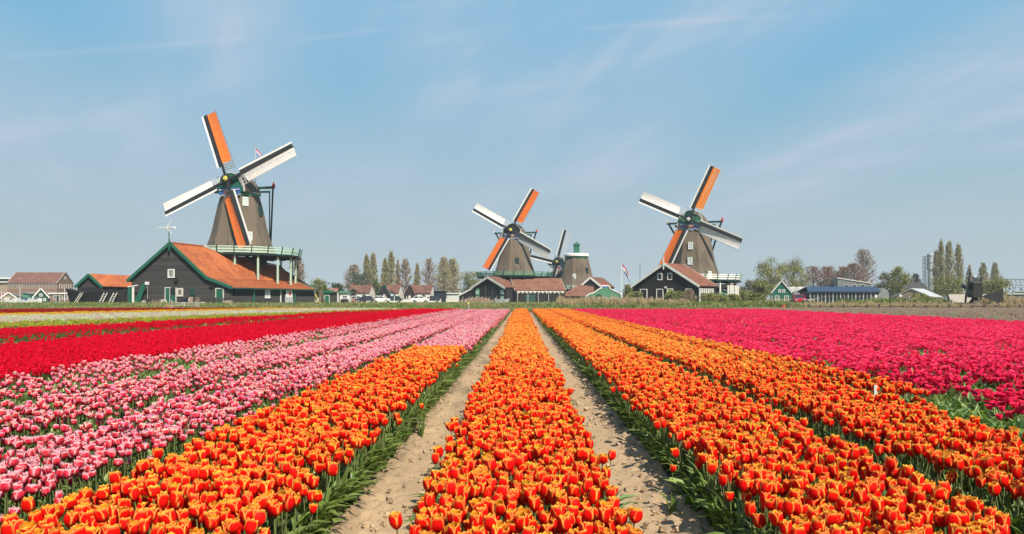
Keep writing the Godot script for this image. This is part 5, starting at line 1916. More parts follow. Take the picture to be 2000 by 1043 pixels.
func tree(kind: String, at: Vector3, h: float, w: float, label: String) -> void:
	var poplar := kind.begins_with("poplar")
	var bare := kind in ["bare", "red", "poplar_bare"]
	var called := "poplar_tree" if poplar else "bare_tree" if bare else "leafy_tree"
	var t := thing(called, label, "tree", at, 0.0)
	var d := -at.z
	var grain := d / 1000.0          # about half a picture element at this distance
	var pal: Array = {
		"poplar": [Color(0.33, 0.275, 0.115), Color(0.25, 0.235, 0.085), Color(0.27, 0.20, 0.12)],
		"poplar_wide": [Color(0.36, 0.285, 0.155), Color(0.29, 0.265, 0.115), Color(0.31, 0.225, 0.15)],
		"poplar_bare": [Color(0.32, 0.225, 0.16), Color(0.25, 0.19, 0.11), Color(0.27, 0.175, 0.125)],
		"bare": [Color(0.30, 0.205, 0.16), Color(0.25, 0.20, 0.11), Color(0.26, 0.17, 0.135)],
		"red": [Color(0.27, 0.125, 0.075), Color(0.20, 0.13, 0.06), Color(0.19, 0.095, 0.065)],
		"round": [Color(0.22, 0.215, 0.065), Color(0.14, 0.16, 0.045), Color(0.12, 0.095, 0.05)],
		"willow": [Color(0.29, 0.285, 0.09), Color(0.19, 0.205, 0.06), Color(0.14, 0.12, 0.06)],
		"dark": [Color(0.085, 0.10, 0.05), Color(0.055, 0.07, 0.038), Color(0.06, 0.05, 0.035)],
		"grey": [Color(0.22, 0.215, 0.145), Color(0.16, 0.165, 0.10), Color(0.13, 0.11, 0.085)],
	}[kind]
	var mb := MB.new()
	mb.tube(Vector3(0, -0.4, 0), Vector3(w * 0.01, h * 0.45, 0), maxf(0.10, h * 0.018), h * 0.011, 7)
	mb.tube(Vector3(w * 0.01, h * 0.45, 0), Vector3(0, h * 0.93, 0), h * 0.011, 0.03, 6)
	var crown := MB.new()
	var r := w * (0.60 if poplar else 0.58 if bare else 0.5)
	if poplar or bare:
		var low := 0.06 if poplar else 0.16
		var limbs := 46 if poplar else 60
		for k in limbs:
			var v := lerpf(low, 0.86, pow(k / float(limbs), 0.9))
			var a := rng.randf() * TAU
			var reach: float = crown_width(kind, minf(1.0, v + 0.16)) * r * rng.randf_range(0.6, 1.0)
			var p := Vector3(0, h * v, 0)
			var q := Vector3(sin(a) * reach, minf(h * 0.99, h * (v + rng.randf_range(0.10, 0.24))), cos(a) * reach)
			mb.tube(p, q, h * 0.005 + 0.02, 0.015, 4, Color.WHITE, false)
			# twigs sweep upwards from each limb
			for e in 30:
				var s := p.lerp(q, rng.randf_range(0.3, 1.0))
				var tip := s + Vector3(rng.randf_range(-1, 1) * 0.10 * w, h * rng.randf_range(0.03, 0.10), rng.randf_range(-1, 1) * 0.10 * w)
				var sd := Vector3(rng.randf_range(-1, 1), 0, rng.randf_range(-1, 1)).normalized() * grain * rng.randf_range(0.12, 0.32)
				crown.tri(s - sd, s + sd, tip, shade(pal[2].lerp(pal[0], rng.randf() * 0.7), 0.2))
		var n := (3200 if bare else 4200) * (1.5 if kind == "poplar_wide" else 1.0)
		for k in int(n):
			var v := lerpf(low, 1.0, pow(rng.randf(), 0.85))
			var a := rng.randf() * TAU
			var rr: float = crown_width(kind, v) * r * pow(rng.randf(), 0.55) * (1.0 + 0.55 * noise_a.get_noise_3d(sin(a) * 1.5 + at.x, v * 7.0, cos(a) * 1.5))
			var p := Vector3(sin(a) * rr, h * v, cos(a) * rr)
			var clump := noise_b.get_noise_3dv(p * (2.2 / maxf(w, 1.0)) + at * 0.37)
			if clump < (-0.04 if bare else -0.15):
				continue
			leaf_face(crown, p, grain * rng.randf_range(0.7, 1.6), shade(pal[0].lerp(pal[1], clampf(0.5 + clump * 1.6 + rng.randf_range(-0.25, 0.25), 0, 1)), 0.25))
	else:
		var clumps := 34
		var low := 0.05 if h < 6.0 or kind in ["dark", "grey"] else 0.16
		for k in clumps:
			var a := rng.randf() * TAU
			var v := lerpf(low + 0.06, 0.93, rng.randf())
			var prof := sqrt(maxf(0.0, 1.0 - pow((v - 0.46) / 0.58, 2.0)))
			var rr := r * prof * pow(rng.randf(), 0.4) * 0.85
			var c := Vector3(sin(a) * rr, h * v, cos(a) * rr)
			var size := rng.randf_range(0.16, 0.30) * minf(w, h * 1.2)
			mb.tube(Vector3(0, h * maxf(low, v * 0.45), 0), c, 0.02 + h * 0.005, 0.02, 4, Color.WHITE, false)
			var tone := rng.randf()
			for e in 130:
				var o := Vector3(rng.randfn(0, 0.42), rng.randfn(0, 0.34), rng.randfn(0, 0.42)) * size
				var p := c + o
				if p.y < h * low * 0.5 or p.y > h * 1.02:
					continue
				leaf_face(crown, p, grain * rng.randf_range(0.9, 2.0), shade(pal[0].lerp(pal[1], clampf(tone + rng.randf_range(-0.25, 0.25), 0, 1)), 0.28))
			if kind in ["willow", "grey"]:
				for e in 24:
					var s := c + Vector3(rng.randfn(0, 0.4), rng.randfn(0, 0.3), rng.randfn(0, 0.4)) * size
					var sd := Vector3(rng.randf_range(-1, 1), 0, rng.randf_range(-1, 1)).normalized() * grain * 0.22
					crown.tri(s - sd, s + sd, s + Vector3(rng.randf_range(-0.3, 0.3), rng.randf_range(0.5, 1.1), rng.randf_range(-0.3, 0.3)) * size, pal[2])
	part("trunk", mb, M.bark, t)
	part("crown", crown, M.plant, t)


func crown_width(kind: String, v: float) -> float:
	if kind.begins_with("poplar"):
		return pow(sin(PI * (0.10 + 0.86 * pow(v, 0.85))), 0.7) + 0.03
	return pow(clampf(sin(PI * pow(v, 0.75) * 0.98), 0.0, 1.0), 0.6) * 0.95 + 0.05


# ---------------------------------------------------------------- small things near the mills
func barrel(at: Vector3, r: float, h: float, label: String, lying := false) -> void:
	var t := thing("barrel", label, "barrel", at, 0.3, "barrels by the barn wall")
	var b := Basis() if not lying else Basis(Vector3.RIGHT, PI / 2)
	var o := Vector3.ZERO if not lying else Vector3(0, r, -h * 0.5)
	for k in 12:
		var mb := MB.new()
		var a0 := TAU * k / 12.0 + 0.02
		var a1 := TAU * (k + 1) / 12.0 - 0.02
		var prof := [Vector2(r * 0.82, 0), Vector2(r, h * 0.5), Vector2(r * 0.82, h)]
		for e in 2:
			var p: Vector2 = prof[e]
			var q: Vector2 = prof[e + 1]
			mb.quad(o + b * Vector3(sin(a0) * p.x, p.y, cos(a0) * p.x), o + b * Vector3(sin(a1) * p.x, p.y, cos(a1) * p.x), o + b * Vector3(sin(a1) * q.x, q.y, cos(a1) * q.x), o + b * Vector3(sin(a0) * q.x, q.y, cos(a0) * q.x), shade(Color.WHITE, 0.2))
		part("stave", mb, M.wood, t)
	for y in [0.15, 0.85]:
		var mb := MB.new()
		mb.lathe([Vector2(r * 0.9, h * y - 0.04), Vector2(r * 0.93, h * y), Vector2(r * 0.9, h * y + 0.04)], 14)
		for q in mb.v.size():
			mb.v[q] = o + b * mb.v[q]
			mb.n[q] = b * mb.n[q]
		part("hoop", mb, M.iron, t)
	var lid := MB.new()
	for y in [h - 0.03]:
		for q in 14:
			var a := TAU * q / 14.0
			var c := TAU * (q + 1) / 14.0
			lid.tri(o + b * Vector3(0, y, 0), o + b * Vector3(sin(a) * r * 0.82, y, cos(a) * r * 0.82), o + b * Vector3(sin(c) * r * 0.82, y, cos(c) * r * 0.82))
	part("head", lid, M.grey_wood, t)


func make_small_things() -> void:
	var d := 104.5
	barrel(spot(281, d), 0.38, 0.55, "lying barrel, leftmost by the grey barn wall", true)
	barrel(spot(299, d), 0.26, 0.75, "upright barrel left of the tallest white topped one at the grey barn")
	barrel(spot(305, d), 0.25, 0.70, "second upright barrel, between two others at the grey barn")
	barrel(spot(313, d), 0.27, 0.82, "tallest upright barrel just left of the green door of the grey barn")
	barrel(spot(386, d - 0.5), 0.35, 1.05, "large upright barrel right of the dark handcart at the grey barn")
	var t := thing("millstone", "pale round millstone leaning near the lying barrel", "millstone", spot(320, d), 0.4)
	var mb := MB.new()
	mb.tube(Vector3(0, 0.4, 0), Vector3(0, 0.42, 0.2), 0.42, 0.42, 18)
	part("stone", mb, M.grey_wood, t)
	mb = MB.new()
	mb.tube(Vector3(0, 0.42, 0.19), Vector3(0, 0.42, 0.22), 0.1, 0.1, 10)
	part("eye", mb, M.black, t)
	t = thing("small_figurehead", "pale carved post with reddish edge beside the dark handcart", "post", spot(373, d - 0.5), 0.0)
	mb = MB.new()
	mb.box(Vector3(0, 0.55, 0), Vector3(0.5, 1.1, 0.25), Basis(Vector3.BACK, -0.05))
	part("post", mb, M.pale_brick, t)
	mb = MB.new()
	mb.box(Vector3(-0.25, 0.5, 0.1), Vector3(0.12, 0.95, 0.12), Basis(Vector3.BACK, -0.12))
	part("edge", mb, M.off_white, t)
	t = thing("handcart", "dark tilted handcart by the grey barn wall right of the green door", "cart", spot(358, d - 0.5), 0.0)
	mb = MB.new()
	mb.hexa([Vector3(-0.6, 0.15, 0.4), Vector3(0.5, 0.15, 0.4), Vector3(0.75, 0.95, 0.5), Vector3(-0.35, 0.55, 0.5), Vector3(-0.6, 0.15, -0.4), Vector3(0.5, 0.15, -0.4), Vector3(0.75, 0.95, -0.5), Vector3(-0.35, 0.55, -0.5)])
	part("tray", mb, M.navy, t)
	for s in [-0.55, 0.55]:
		mb = MB.new()
		mb.tube(Vector3(0.15, 0.3, s), Vector3(0.15, 0.3, s + 0.05), 0.3, 0.3, 14)
		part("wheel", mb, M.iron, t)
	mb = MB.new()
	mb.bar(Vector3(0.6, 0.7, 0.3), Vector3(1.1, 0.25, 0.3), 0.06, 0.06)
	mb.bar(Vector3(0.6, 0.7, -0.3), Vector3(1.1, 0.25, -0.3), 0.06, 0.06)
	part("handle", mb, M.dark_wood, t)
	t = thing("tub", "small white tub on the grass between handcart and second green door", "tub", spot(396, d - 1.0), 0.0)
	mb = MB.new()
	mb.lathe([Vector2(0.2, 0), Vector2(0.3, 0.4), Vector2(0.26, 0.4), Vector2(0.18, 0.06)], 14)
	part("bowl", mb, M.off_white, t)
	mb = MB.new()
	mb.lathe([Vector2(0.30, 0.37), Vector2(0.33, 0.40), Vector2(0.30, 0.43)], 14)
	part("rim", mb, M.white, t)
	# bench and table before the second door
	t = thing("garden_bench", "dark wooden bench before the second green door of the grey barn", "bench", spot(428, 102.5), deg_to_rad(-10))
	for y in 3:
		mb = MB.new()
		mb.box(Vector3(0, 0.62 + y * 0.16, -0.25), Vector3(1.5, 0.11, 0.05))
		part("back_slat", mb, M.dark_wood, t)
		mb = MB.new()
		mb.box(Vector3(0, 0.45, -0.15 + y * 0.15), Vector3(1.5, 0.05, 0.12))
		part("seat_slat", mb, M.dark_wood, t)
	for x in [-0.65, 0.65]:
		for z in [-0.22, 0.2]:
			mb = MB.new()
			mb.box(Vector3(x, 0.22 if z > 0 else 0.5, z), Vector3(0.08, 0.44 if z > 0 else 1.0, 0.08))
			part("leg", mb, M.dark_wood, t)
	for k in 5:
		var bx := thing("stone_block", ["pale stone block at the foot of the barn corner", "small stone block right of the barn corner", "stone block below the barn side near the green post", "pale stone block left of the barn side window", "pale stone block under the barn side window"][k], "stone", spot([446, 463, 478, 488, 500][k], [102.6, 105.5, 108.0, 110.0, 112.0][k]), 0.3 * k)
		mb = MB.new()
		var s := [0.5, 0.3, 0.28, 0.3, 0.3][k] as float
		mb.hexa([Vector3(-s, -0.05, s), Vector3(s, -0.05, s * 0.9), Vector3(s * 0.8, s * 1.3, s * 0.7), Vector3(-s * 0.9, s * 1.1, s * 0.8), Vector3(-s, -0.05, -s), Vector3(s, -0.05, -s), Vector3(s * 0.85, s * 1.2, -s), Vector3(-s * 0.8, s * 1.3, -s)])
		part("block", mb, M.pale_brick, bx)
	# wooden field gate
	t = thing("field_gate", "pale weathered wooden field gate with a diagonal brace before the grey barn", "gate", spot(361, 92), 0.0)
	for x in [-1.55, 1.35, 1.65]:
		mb = MB.new()
		mb.box(Vector3(x, 0.35, 0), Vector3(0.16, [1.35, 1.15, 0.95][0 if x < 0 else 1 if x < 1.5 else 2], 0.14))
		part("post", mb, M.grey_wood, t)
	for y in [0.15, 0.42, 0.72]:
		mb = MB.new()
		mb.box(Vector3(-0.1, y, 0.09), Vector3(2.8, 0.12, 0.05))
		part("rail", mb, M.grey_wood, t)
	for p in [[-0.8, 0.1, -0.05, 0.8], [0.0, 0.1, 0.0, 0.8]]:
		mb = MB.new()
		mb.bar(Vector3(p[0], p[1], 0.15), Vector3(p[2], p[3], 0.15), 0.05, 0.12, Color.WHITE, Vector3.BACK)
		part("brace", mb, M.off_white, t)
	# flag pole and thin mast between the mills
	t = thing("flag_pole", "white flag pole with a hanging red white and blue flag between the mills", "flag pole", spot(1214, 135), 0.0)
	mb = MB.new()
	mb.tube(Vector3(0, -0.2, 0), Vector3(0, 7.25, 0), 0.08, 0.05, 8)
	part("pole", mb, M.white, t)
	part("flag", flag_cloth([Color(0.42, 0.015, 0.03), Color(0.62, 0.60, 0.60), Color(0.015, 0.03, 0.17)], 2.3, 1.7, Vector3(0.08, 7.1, 0), 0.85), M.flag, t)
	t = thing("lightning_mast", "thin dark mast left of the black barn with white gable edges", "mast", spot(1250, 150), 0.0)
	mb = MB.new()
	mb.tube(Vector3(0, -0.2, 0), Vector3(0, 7.9, 0), 0.07, 0.04, 6)
	part("pole", mb, M.iron, t)
	mb = MB.new()
	mb.tube(Vector3(0, 0, 0), Vector3(0, 0.5, 0), 0.14, 0.12, 8)
	part("socket", mb, M.iron, t)
	t = thing("waste_bin", "dark green waste bin on the bank before the black barn", "bin", spot(1246, 97), 0.0)
	mb = MB.new()
	mb.lathe([Vector2(0.17, 0), Vector2(0.2, 0.75), Vector2(0.2, 0.8)], 12, 0, true)
	part("drum", mb, M.dark_green, t)
	mb = MB.new()
	mb.lathe([Vector2(0.22, 0.78), Vector2(0.22, 0.84), Vector2(0.05, 0.95)], 12)
	part("lid", mb, M.dark_green, t)
	# stake at the end of the field
	t = thing("marker_stake", "single pale yellow stake at the far end of the red tulip strip", "stake", spot(915, 84), 0.0)
	mb = MB.new()
	mb.box(Vector3(0, 0.45, 0), Vector3(0.12, 1.1, 0.12))
	part("stake", mb, M.grey_wood, t)
	mb = MB.new()
	mb.box(Vector3(0, 0.95, 0), Vector3(0.14, 0.2, 0.14))
	part("painted_top", mb, M.yellow, t)
	t = thing("marker_stake", "white stake standing in the gap beside the crimson tulips on the right", "stake", Vector3(wx(1710, 8.6), 0, -8.6), 0.0)
	mb = MB.new()
	mb.box(Vector3(0, 0.23, 0), Vector3(0.035, 0.5, 0.02))
	part("stake", mb, M.off_white, t)
	# soil heap with poles before the middle barn
	t = thing("soil_heap", "brown heap of earth and reed poles in front of the middle windmill barn", "heap", spot(932, 172), 0.0)
	mb = MB.new()
	var rows := []
	var cols := []
	for r in 12:
		var row := PackedVector3Array()
		var col := PackedColorArray()
		for q in 25:
			var x := lerpf(-4.4, 4.4, q / 24.0)
			var z := lerpf(1.8, -1.8, r / 11.0)
			var hgt := 1.15 * pow(maxf(0.0, 1.0 - pow(x / 4.4, 2.0) - pow(z / 1.8, 2.0)), 0.7) * (1.0 + 0.5 * noise_b.get_noise_2d(x, z))
			row.append(Vector3(x, hgt - 0.05, z))
			col.append(shade(Color(0.17, 0.115, 0.07), 0.25))
		rows.append(row)
		cols.append(col)
	mb.sheet(rows, cols)
	part("earth", mb, M.soil, t)
	for k in 9:
		mb = MB.new()
		var x := -3.5 + k * 0.85
		mb.tube(Vector3(x, 0.0, 1.6), Vector3(x + rng.randf_range(0.3, 1.5), 1.3, 0.4), 0.06, 0.05, 6)
		part("pole", mb, M.grey_wood, t)
	t = thing("rowing_dinghy", "small pale dinghy lying on the bank right of the brown soil heap", "boat", spot(981, 168), 0.1)
	hull(t, 3.4, 0.7, M.pale_metal)
	# red car under a grey hoop and a cart beside it
	car(spot(1560, 118), deg_to_rad(-12), M.car_red, "red car parked beside the field left of the blue hall")
	t = thing("hay_cart", "small pale cart with tilted drawbar right of the red car", "cart", spot(1581, 112), 0.0)
	mb = MB.new()
	mb.hexa([Vector3(-0.9, 0.45, 0.4), Vector3(0.5, 0.65, 0.4), Vector3(0.5, 0.85, 0.4), Vector3(-0.9, 0.65, 0.4), Vector3(-0.9, 0.45, -0.4), Vector3(0.5, 0.65, -0.4), Vector3(0.5, 0.85, -0.4), Vector3(-0.9, 0.65, -0.4)])
	part("bed", mb, M.grey_wood, t)
	mb = MB.new()
	mb.bar(Vector3(0.4, 0.75, 0), Vector3(1.5, 0.95, 0), 0.08, 0.08)
	part("drawbar", mb, M.grey_wood, t)
	for s in [-0.42, 0.42]:
		mb = MB.new()
		mb.tube(Vector3(-0.6, 0.35, s), Vector3(-0.6, 0.35, s * 1.15), 0.36, 0.36, 14)
		part("wheel", mb, M.rubber, t)
	t = thing("orange_drum", "small orange drum at the field edge left of the red car", "drum", spot(1530, 90), 0.0)
	mb = MB.new()
	mb.tube(Vector3(0, 0, 0), Vector3(0, 0.6, 0), 0.24, 0.24, 14, Color(0.9, 0.8, 0.7))
	part("drum", mb, paint(0.45, 0.09, 0.03, 0.5), t)
	mb = MB.new()
	for y in [0.2, 0.4]:
		mb.lathe([Vector2(0.24, y - 0.02), Vector2(0.26, y), Vector2(0.24, y + 0.02)], 14)
	part("rib", mb, paint(0.40, 0.08, 0.03, 0.5), t)
	# dark rail fence along the right field edge
	t = thing("rail_fence", "low dark post and rail fence along the right edge of the field", "fence", spot(1580, 89), 0.0)
	var x1 := wx(2060, 89.0) - t.position.x
	var n := 22
	for k in n:
		var x := x1 * k / (n - 1.0)
		mb = MB.new()
		mb.box(Vector3(x, 0.2, 0), Vector3(0.16 + 0.1 * float(k % 5 == 0), 0.85 + 0.15 * float(k % 3 == 0), 0.14))
		part("post", mb, M.dark_wood, t)
		if k:
			var xa := x1 * (k - 1) / (n - 1.0)
			for y in [0.16, 0.42]:
				mb = MB.new()
				mb.bar(Vector3(xa, y, -0.1), Vector3(x, y + rng.randf_range(-0.03, 0.03), -0.1), 0.06, 0.10)
				part("rail", mb, M.dark_wood, t)
	# signs on thin legs near the red shed
	t = thing("field_sign", "small pale sign board on a post before the round tree on the right", "sign", spot(1759, 120), 0.0)
	mb = MB.new()
	mb.box(Vector3(0, 1.35, 0), Vector3(0.42, 0.36, 0.05))
	part("plate", mb, M.off_white, t)
	mb = MB.new()
	mb.box(Vector3(0, 0.5, 0), Vector3(0.07, 1.4, 0.05))
	part("leg", mb, M.grey_wood, t)


# ---------------------------------------------------------------- grass banks, reeds, bushes
func blades(count: int, h: float, spread: float, col0: Color, col1: Color, lean: float, width: float) -> ArrayMesh:
	var mb := MB.new()
	for k in count:
		var a := rng.randf() * TAU
		var p := Vector3(rng.randf_range(-1, 1), 0, rng.randf_range(-1, 1)) * spread
		var hh := h * rng.randf_range(0.6, 1.1)
		var dir := Vector3(sin(a), 0, cos(a))
		var s := Vector3(cos(a), 0, -sin(a)) * width
		var tip := p + Vector3(0, hh, 0) + dir * hh * lean * rng.randf()
		var mid := p.lerp(tip, 0.55) + Vector3(0, hh * 0.08, 0)
		var c := col0.lerp(col1, rng.randf())
		mb.quad(p - s, p + s, mid + s * 0.8, mid - s * 0.8, c)
		mb.tri(mid - s * 0.8, mid + s * 0.8, tip, c)
	return mb.mesh(M.plant)


func make_verges() -> void:
	var grass := blades(16, 0.36, 0.30, Color(0.09, 0.15, 0.025), Color(0.16, 0.19, 0.05), 0.6, 0.022)
	var dry := blades(16, 0.40, 0.30, Color(0.30, 0.24, 0.12), Color(0.20, 0.20, 0.08), 0.6, 0.020)
	var reed := blades(22, 1.25, 0.30, Color(0.42, 0.32, 0.18), Color(0.27, 0.21, 0.11), 0.22, 0.022)
	var weed := blades(26, 0.65, 0.35, Color(0.10, 0.15, 0.03), Color(0.20, 0.22, 0.05), 0.7, 0.035)
	var list := []
	var pale := []
	for k in 15000:
		var d := 84.5 + 26.0 * pow(rng.randf(), 1.4)
		var x := rng.randf_range(-0.74, 0.70) * d
		if x > 30.0 and d < 92.0:
			continue
		var s := rng.randf_range(0.6, 1.35)
		var at := Transform3D(Basis(Vector3.UP, rng.randf() * TAU).scaled(Vector3(s, s * rng.randf_range(0.7, 1.2), s)), Vector3(x, ground_y(d) - 0.02, -d))
		var dr := noise_b.get_noise_2d(x * 0.06 + 9.0, d * 0.25) + (0.25 if x > 8.0 and d > 93.0 else 0.0)
		if dr > 0.12 and rng.randf() < 0.8:
			pale.append([at, shade(Color.WHITE, 0.2)])
		else:
			list.append([at, shade(Color.WHITE, 0.25)])
	scatter("grass", grass, list, self, "green grass on the bank between the tulip field and the mills", "grass")
	scatter("dry_grass", dry, pale, self, "pale dry grass mixed into the bank beyond the tulips", "grass")
	# reeds: between the mills, before the right barn and along the right edge
	list = []
	for band in [[1090, 1290, 96, 104, 700, 0.9], [1570, 2040, 90.5, 97, 2600, 0.52], [1290, 1345, 97, 101, 150, 0.7], [318, 336, 88, 91, 60, 0.55], [1905, 2020, 96, 104, 500, 1.0]]:
		for k in band[4]:
			var d := rng.randf_range(band[2], band[3])
			var px := rng.randf_range(band[0], band[1])
			var s: float = band[5] * rng.randf_range(0.55, 1.15) * (1.0 + 0.4 * noise_a.get_noise_1d(px * 0.06))
			list.append([Transform3D(Basis(Vector3.UP, rng.randf() * TAU).scaled(Vector3(s, s, s)), Vector3(wx(px, d), ground_y(d) - 0.02, -d)), shade(Color.WHITE, 0.25)])
	scatter("reeds", reed, list, self, "tan dry reeds along the ditch before the mills", "reeds")
	list = []
	for band in [[1240, 1460, 95, 103, 900, 0.8], [1440, 1540, 93, 104, 700, 0.8], [985, 1120, 97, 102, 200, 0.5], [140, 330, 97, 103, 500, 0.55], [1640, 1850, 97, 108, 260, 1.3], [1150, 1240, 93, 97, 260, 0.7], [450, 640, 98, 103, 200, 0.4]]:
		for k in band[4]:
			var d := rng.randf_range(band[2], band[3])
			var px := rng.randf_range(band[0], band[1])
			var s: float = band[5] * rng.randf_range(0.5, 1.2) * (1.0 + 0.5 * noise_a.get_noise_1d(px * 0.04))
			list.append([Transform3D(Basis(Vector3.UP, rng.randf() * TAU).scaled(Vector3(s, s, s)), Vector3(wx(px, d), ground_y(d) - 0.02, -d)), shade(Color.WHITE, 0.3)])
	scatter("weeds", weed, list, self, "leafy weeds on the bank in front of barns and green house", "weeds")
	# bushes standing before the right barn
	var bs := [[1318, 128, 568, 40, "round", "brownish green bush before the black barn under its lime windows"], [1345, 126, 566, 30, "bare", "dry twiggy bush right of the middle of the black barn"], [1385, 124, 573, 44, "willow", "yellow green low bush at the right corner of the black barn"], [1408, 122, 576, 30, "willow", "yellow green low bush before the bright green hut"], [1432, 140, 575, 26, "round", "dark low bush right of the pale slatted screen"], [1452, 160, 566, 36, "round", "dark green bush between right windmill and the grey bush"], [1478, 150, 573, 40, "round", "low green bush left of the green wooden house"], [1800, 118, 574, 50, "willow", "yellow green reed bush before the low brick shed"], [1240, 130, 570, 30, "round", "low green bush left of the black barn door"]]
	for b in bs:
		tree(b[4], spot(b[0], b[1]), wy(b[2], b[1]) - ground_y(b[1]), b[3] * b[1] / FOCAL, b[5])


# ---------------------------------------------------------------- tulips
const BODY := [Color(0.82, 0.009, 0.005), Color(0.70, 0.009, 0.042), Color(0.88, 0.022, 0.11), Color(0.74, 0.004, 0.028), Color(0.40, 0.02, 0.02), Color(0.75, 0.45, 0.03), Color(0.66, 0.61, 0.46), Color(0.34, 0.38, 0.05), Color(0.45, 0.33, 0.25)]
const EDGE := [Color(0.92, 0.57, 0.11), Color(0.90, 0.65, 0.70), Color(0.92, 0.075, 0.20), Color(0.80, 0.008, 0.044), Color(0.46, 0.035, 0.02), Color(0.80, 0.52, 0.05), Color(0.70, 0.65, 0.50), Color(0.56, 0.52, 0.07), Color(0.52, 0.42, 0.34)]
const INNER := [Color(0.90, 0.48, 0.030), Color(0.72, 0.26, 0.33), Color(0.84, 0.030, 0.12), Color(0.66, 0.006, 0.024), Color(0.42, 0.03, 0.02), Color(0.80, 0.55, 0.05), Color(0.80, 0.75, 0.60), Color(0.68, 0.62, 0.08), Color(0.48, 0.38, 0.30)]


func petal(mb: MB, style: int, turn: float, R: float, H: float, open: float, inner: bool, o: Vector3, seed_: float) -> void:
	var us := [-1.0, -0.92, -0.74, 0.0, 0.74, 0.92, 1.0]
	var vs := [0.0, 0.14, 0.36, 0.60, 0.80, 0.93, 1.0]
	var outs := []
	var ins := []
	var oc := []
	var ic := []
	for v in vs:
		var ro := PackedVector3Array()
		var ri := PackedVector3Array()
		var co := PackedColorArray()
		var ci := PackedColorArray()
		# width of the petal and its distance from the axis
		var wide: float = (0.30 + 0.92 * pow(sin(PI * minf(v * 0.80 + 0.10, 1.0)), 0.9)) * (1.0 if v < 0.9 else lerpf(1.0, 0.42, (v - 0.9) / 0.1))
		var rad: float = R * (0.22 + 0.80 * pow(sin(PI * 0.5 * minf(1.0, v * 1.9)), 0.75) - (0.30 - open) * smoothstep(0.45, 1.0, v))
		for u in us:
			var a: float = turn + u * wide * 0.95
			var r: float = rad * (1.0 + 0.10 * (1.0 - u * u)) * (0.93 if inner else 1.0) + 0.0012 * sin(seed_ + u * 3.0 + v * 5.0)
			var y: float = H * (v - 0.035 * u * u * v) * (0.97 if inner else 1.0)
			var p := o + Vector3(sin(a) * r, y, cos(a) * r)
			var q := o + Vector3(sin(a) * (r - 0.0016), y, cos(a) * (r - 0.0016))
			ro.append(p)
			ri.append(q)
			var rim := clampf(maxf((absf(u) - 0.78) / 0.20 * smoothstep(0.05, 0.40, v), (v - 0.88) / 0.12), 0.0, 1.0)
			rim = rim * rim * (3.0 - 2.0 * rim)
			if style == 1:
				rim = clampf(maxf((absf(u) - 0.71) / 0.21 * smoothstep(0.10, 0.45, v), (v - 0.81) / 0.15), 0.0, 1.0)
			var rim_col: Color = EDGE[style] if style != 1 else Color(0.90, 0.64, 0.69)
			var vein := 1.0 + 0.10 * sin(u * 11.0 + seed_) * (1.0 - rim)
			var c: Color = BODY[style].lerp(rim_col, rim)
			co.append(Color(c.r * vein, c.g * vein, c.b * vein))
			var d: Color = INNER[style].lerp(rim_col, rim)
			if style == 0:
				d = d.lerp(BODY[0], clampf(0.75 - absf(u) * 1.4, 0, 1) * smoothstep(0.95, 0.5, v))
			ci.append(d)
		outs.append(ro)
		ins.append(ri)
		oc.append(co)
		ic.append(ci)
	mb.sheet(outs, oc, true)
	mb.sheet(ins, ic)


func leaf_blade(mb: MB, p: Vector3, a: float, length: float, width: float, lean: float, curl: float, col: Color, steps := 6) -> void:
	var rows := []
	var cols := []
	var dir := Vector3(sin(a), 0, cos(a))
	var side := Vector3(cos(a), 0, -sin(a))
	for k in steps + 1:
		var t := k / float(steps)
		var bend := lean + curl * t * t
		var c := p + dir * length * t * sin(bend) + Vector3(0, length * t * cos(bend * 0.9), 0)
		var w := width * (0.35 + 0.65 * sin(PI * minf(1.0, t * 0.75 + 0.25))) * (1.0 - pow(t, 5.0) * 0.97)
		var twist := side.rotated(dir, 0.35 * sin(t * 2.5 + a))
		var fold := (dir * -0.35 + Vector3(0, 0.9, 0)) * w * 0.55
		rows.append(PackedVector3Array([c - twist * w + fold, c, c + twist * w + fold]))
		var g := col.lerp(Color(col.r * 1.25, col.g * 1.12, col.b * 1.1), t)
		cols.append(PackedColorArray([g, Color(g.r * 0.9, g.g * 0.93, g.b * 0.9), g]))
	mb.sheet(rows, cols)


func bloom(style: int, k: int) -> Array:
	# the six petals of one flower as separate meshes, flower base at the origin
	var R: float = [0.0275, 0.0270, 0.027, 0.028, 0.028, 0.028, 0.028, 0.028, 0.02][style] * rng.randf_range(0.88, 1.12)
	var H: float = [0.066, 0.054, 0.054, 0.056, 0.056, 0.056, 0.056, 0.056, 0.03][style] * rng.randf_range(0.86, 1.14)
	var open: float = [0.06, 0.02, 0.55, 0.30, 0.2, 0.2, 0.2, 0.1, 0.1][style] + rng.randf_range(-0.12, 0.16) + (0.30 if k % 5 == 4 else 0.0)
	var turn := rng.randf() * TAU
	var res := []
	for q in 6:
		var mb := MB.new()
		petal(mb, style, turn + q * TAU / 3.0 + (PI / 3.0 if q >= 3 else 0.0), R * rng.randf_range(0.95, 1.06), H * rng.randf_range(0.94, 1.06), open + rng.randf_range(-0.08, 0.10), q >= 3, Vector3.ZERO, k * 1.7 + q)
		res.append(mb)
	return res


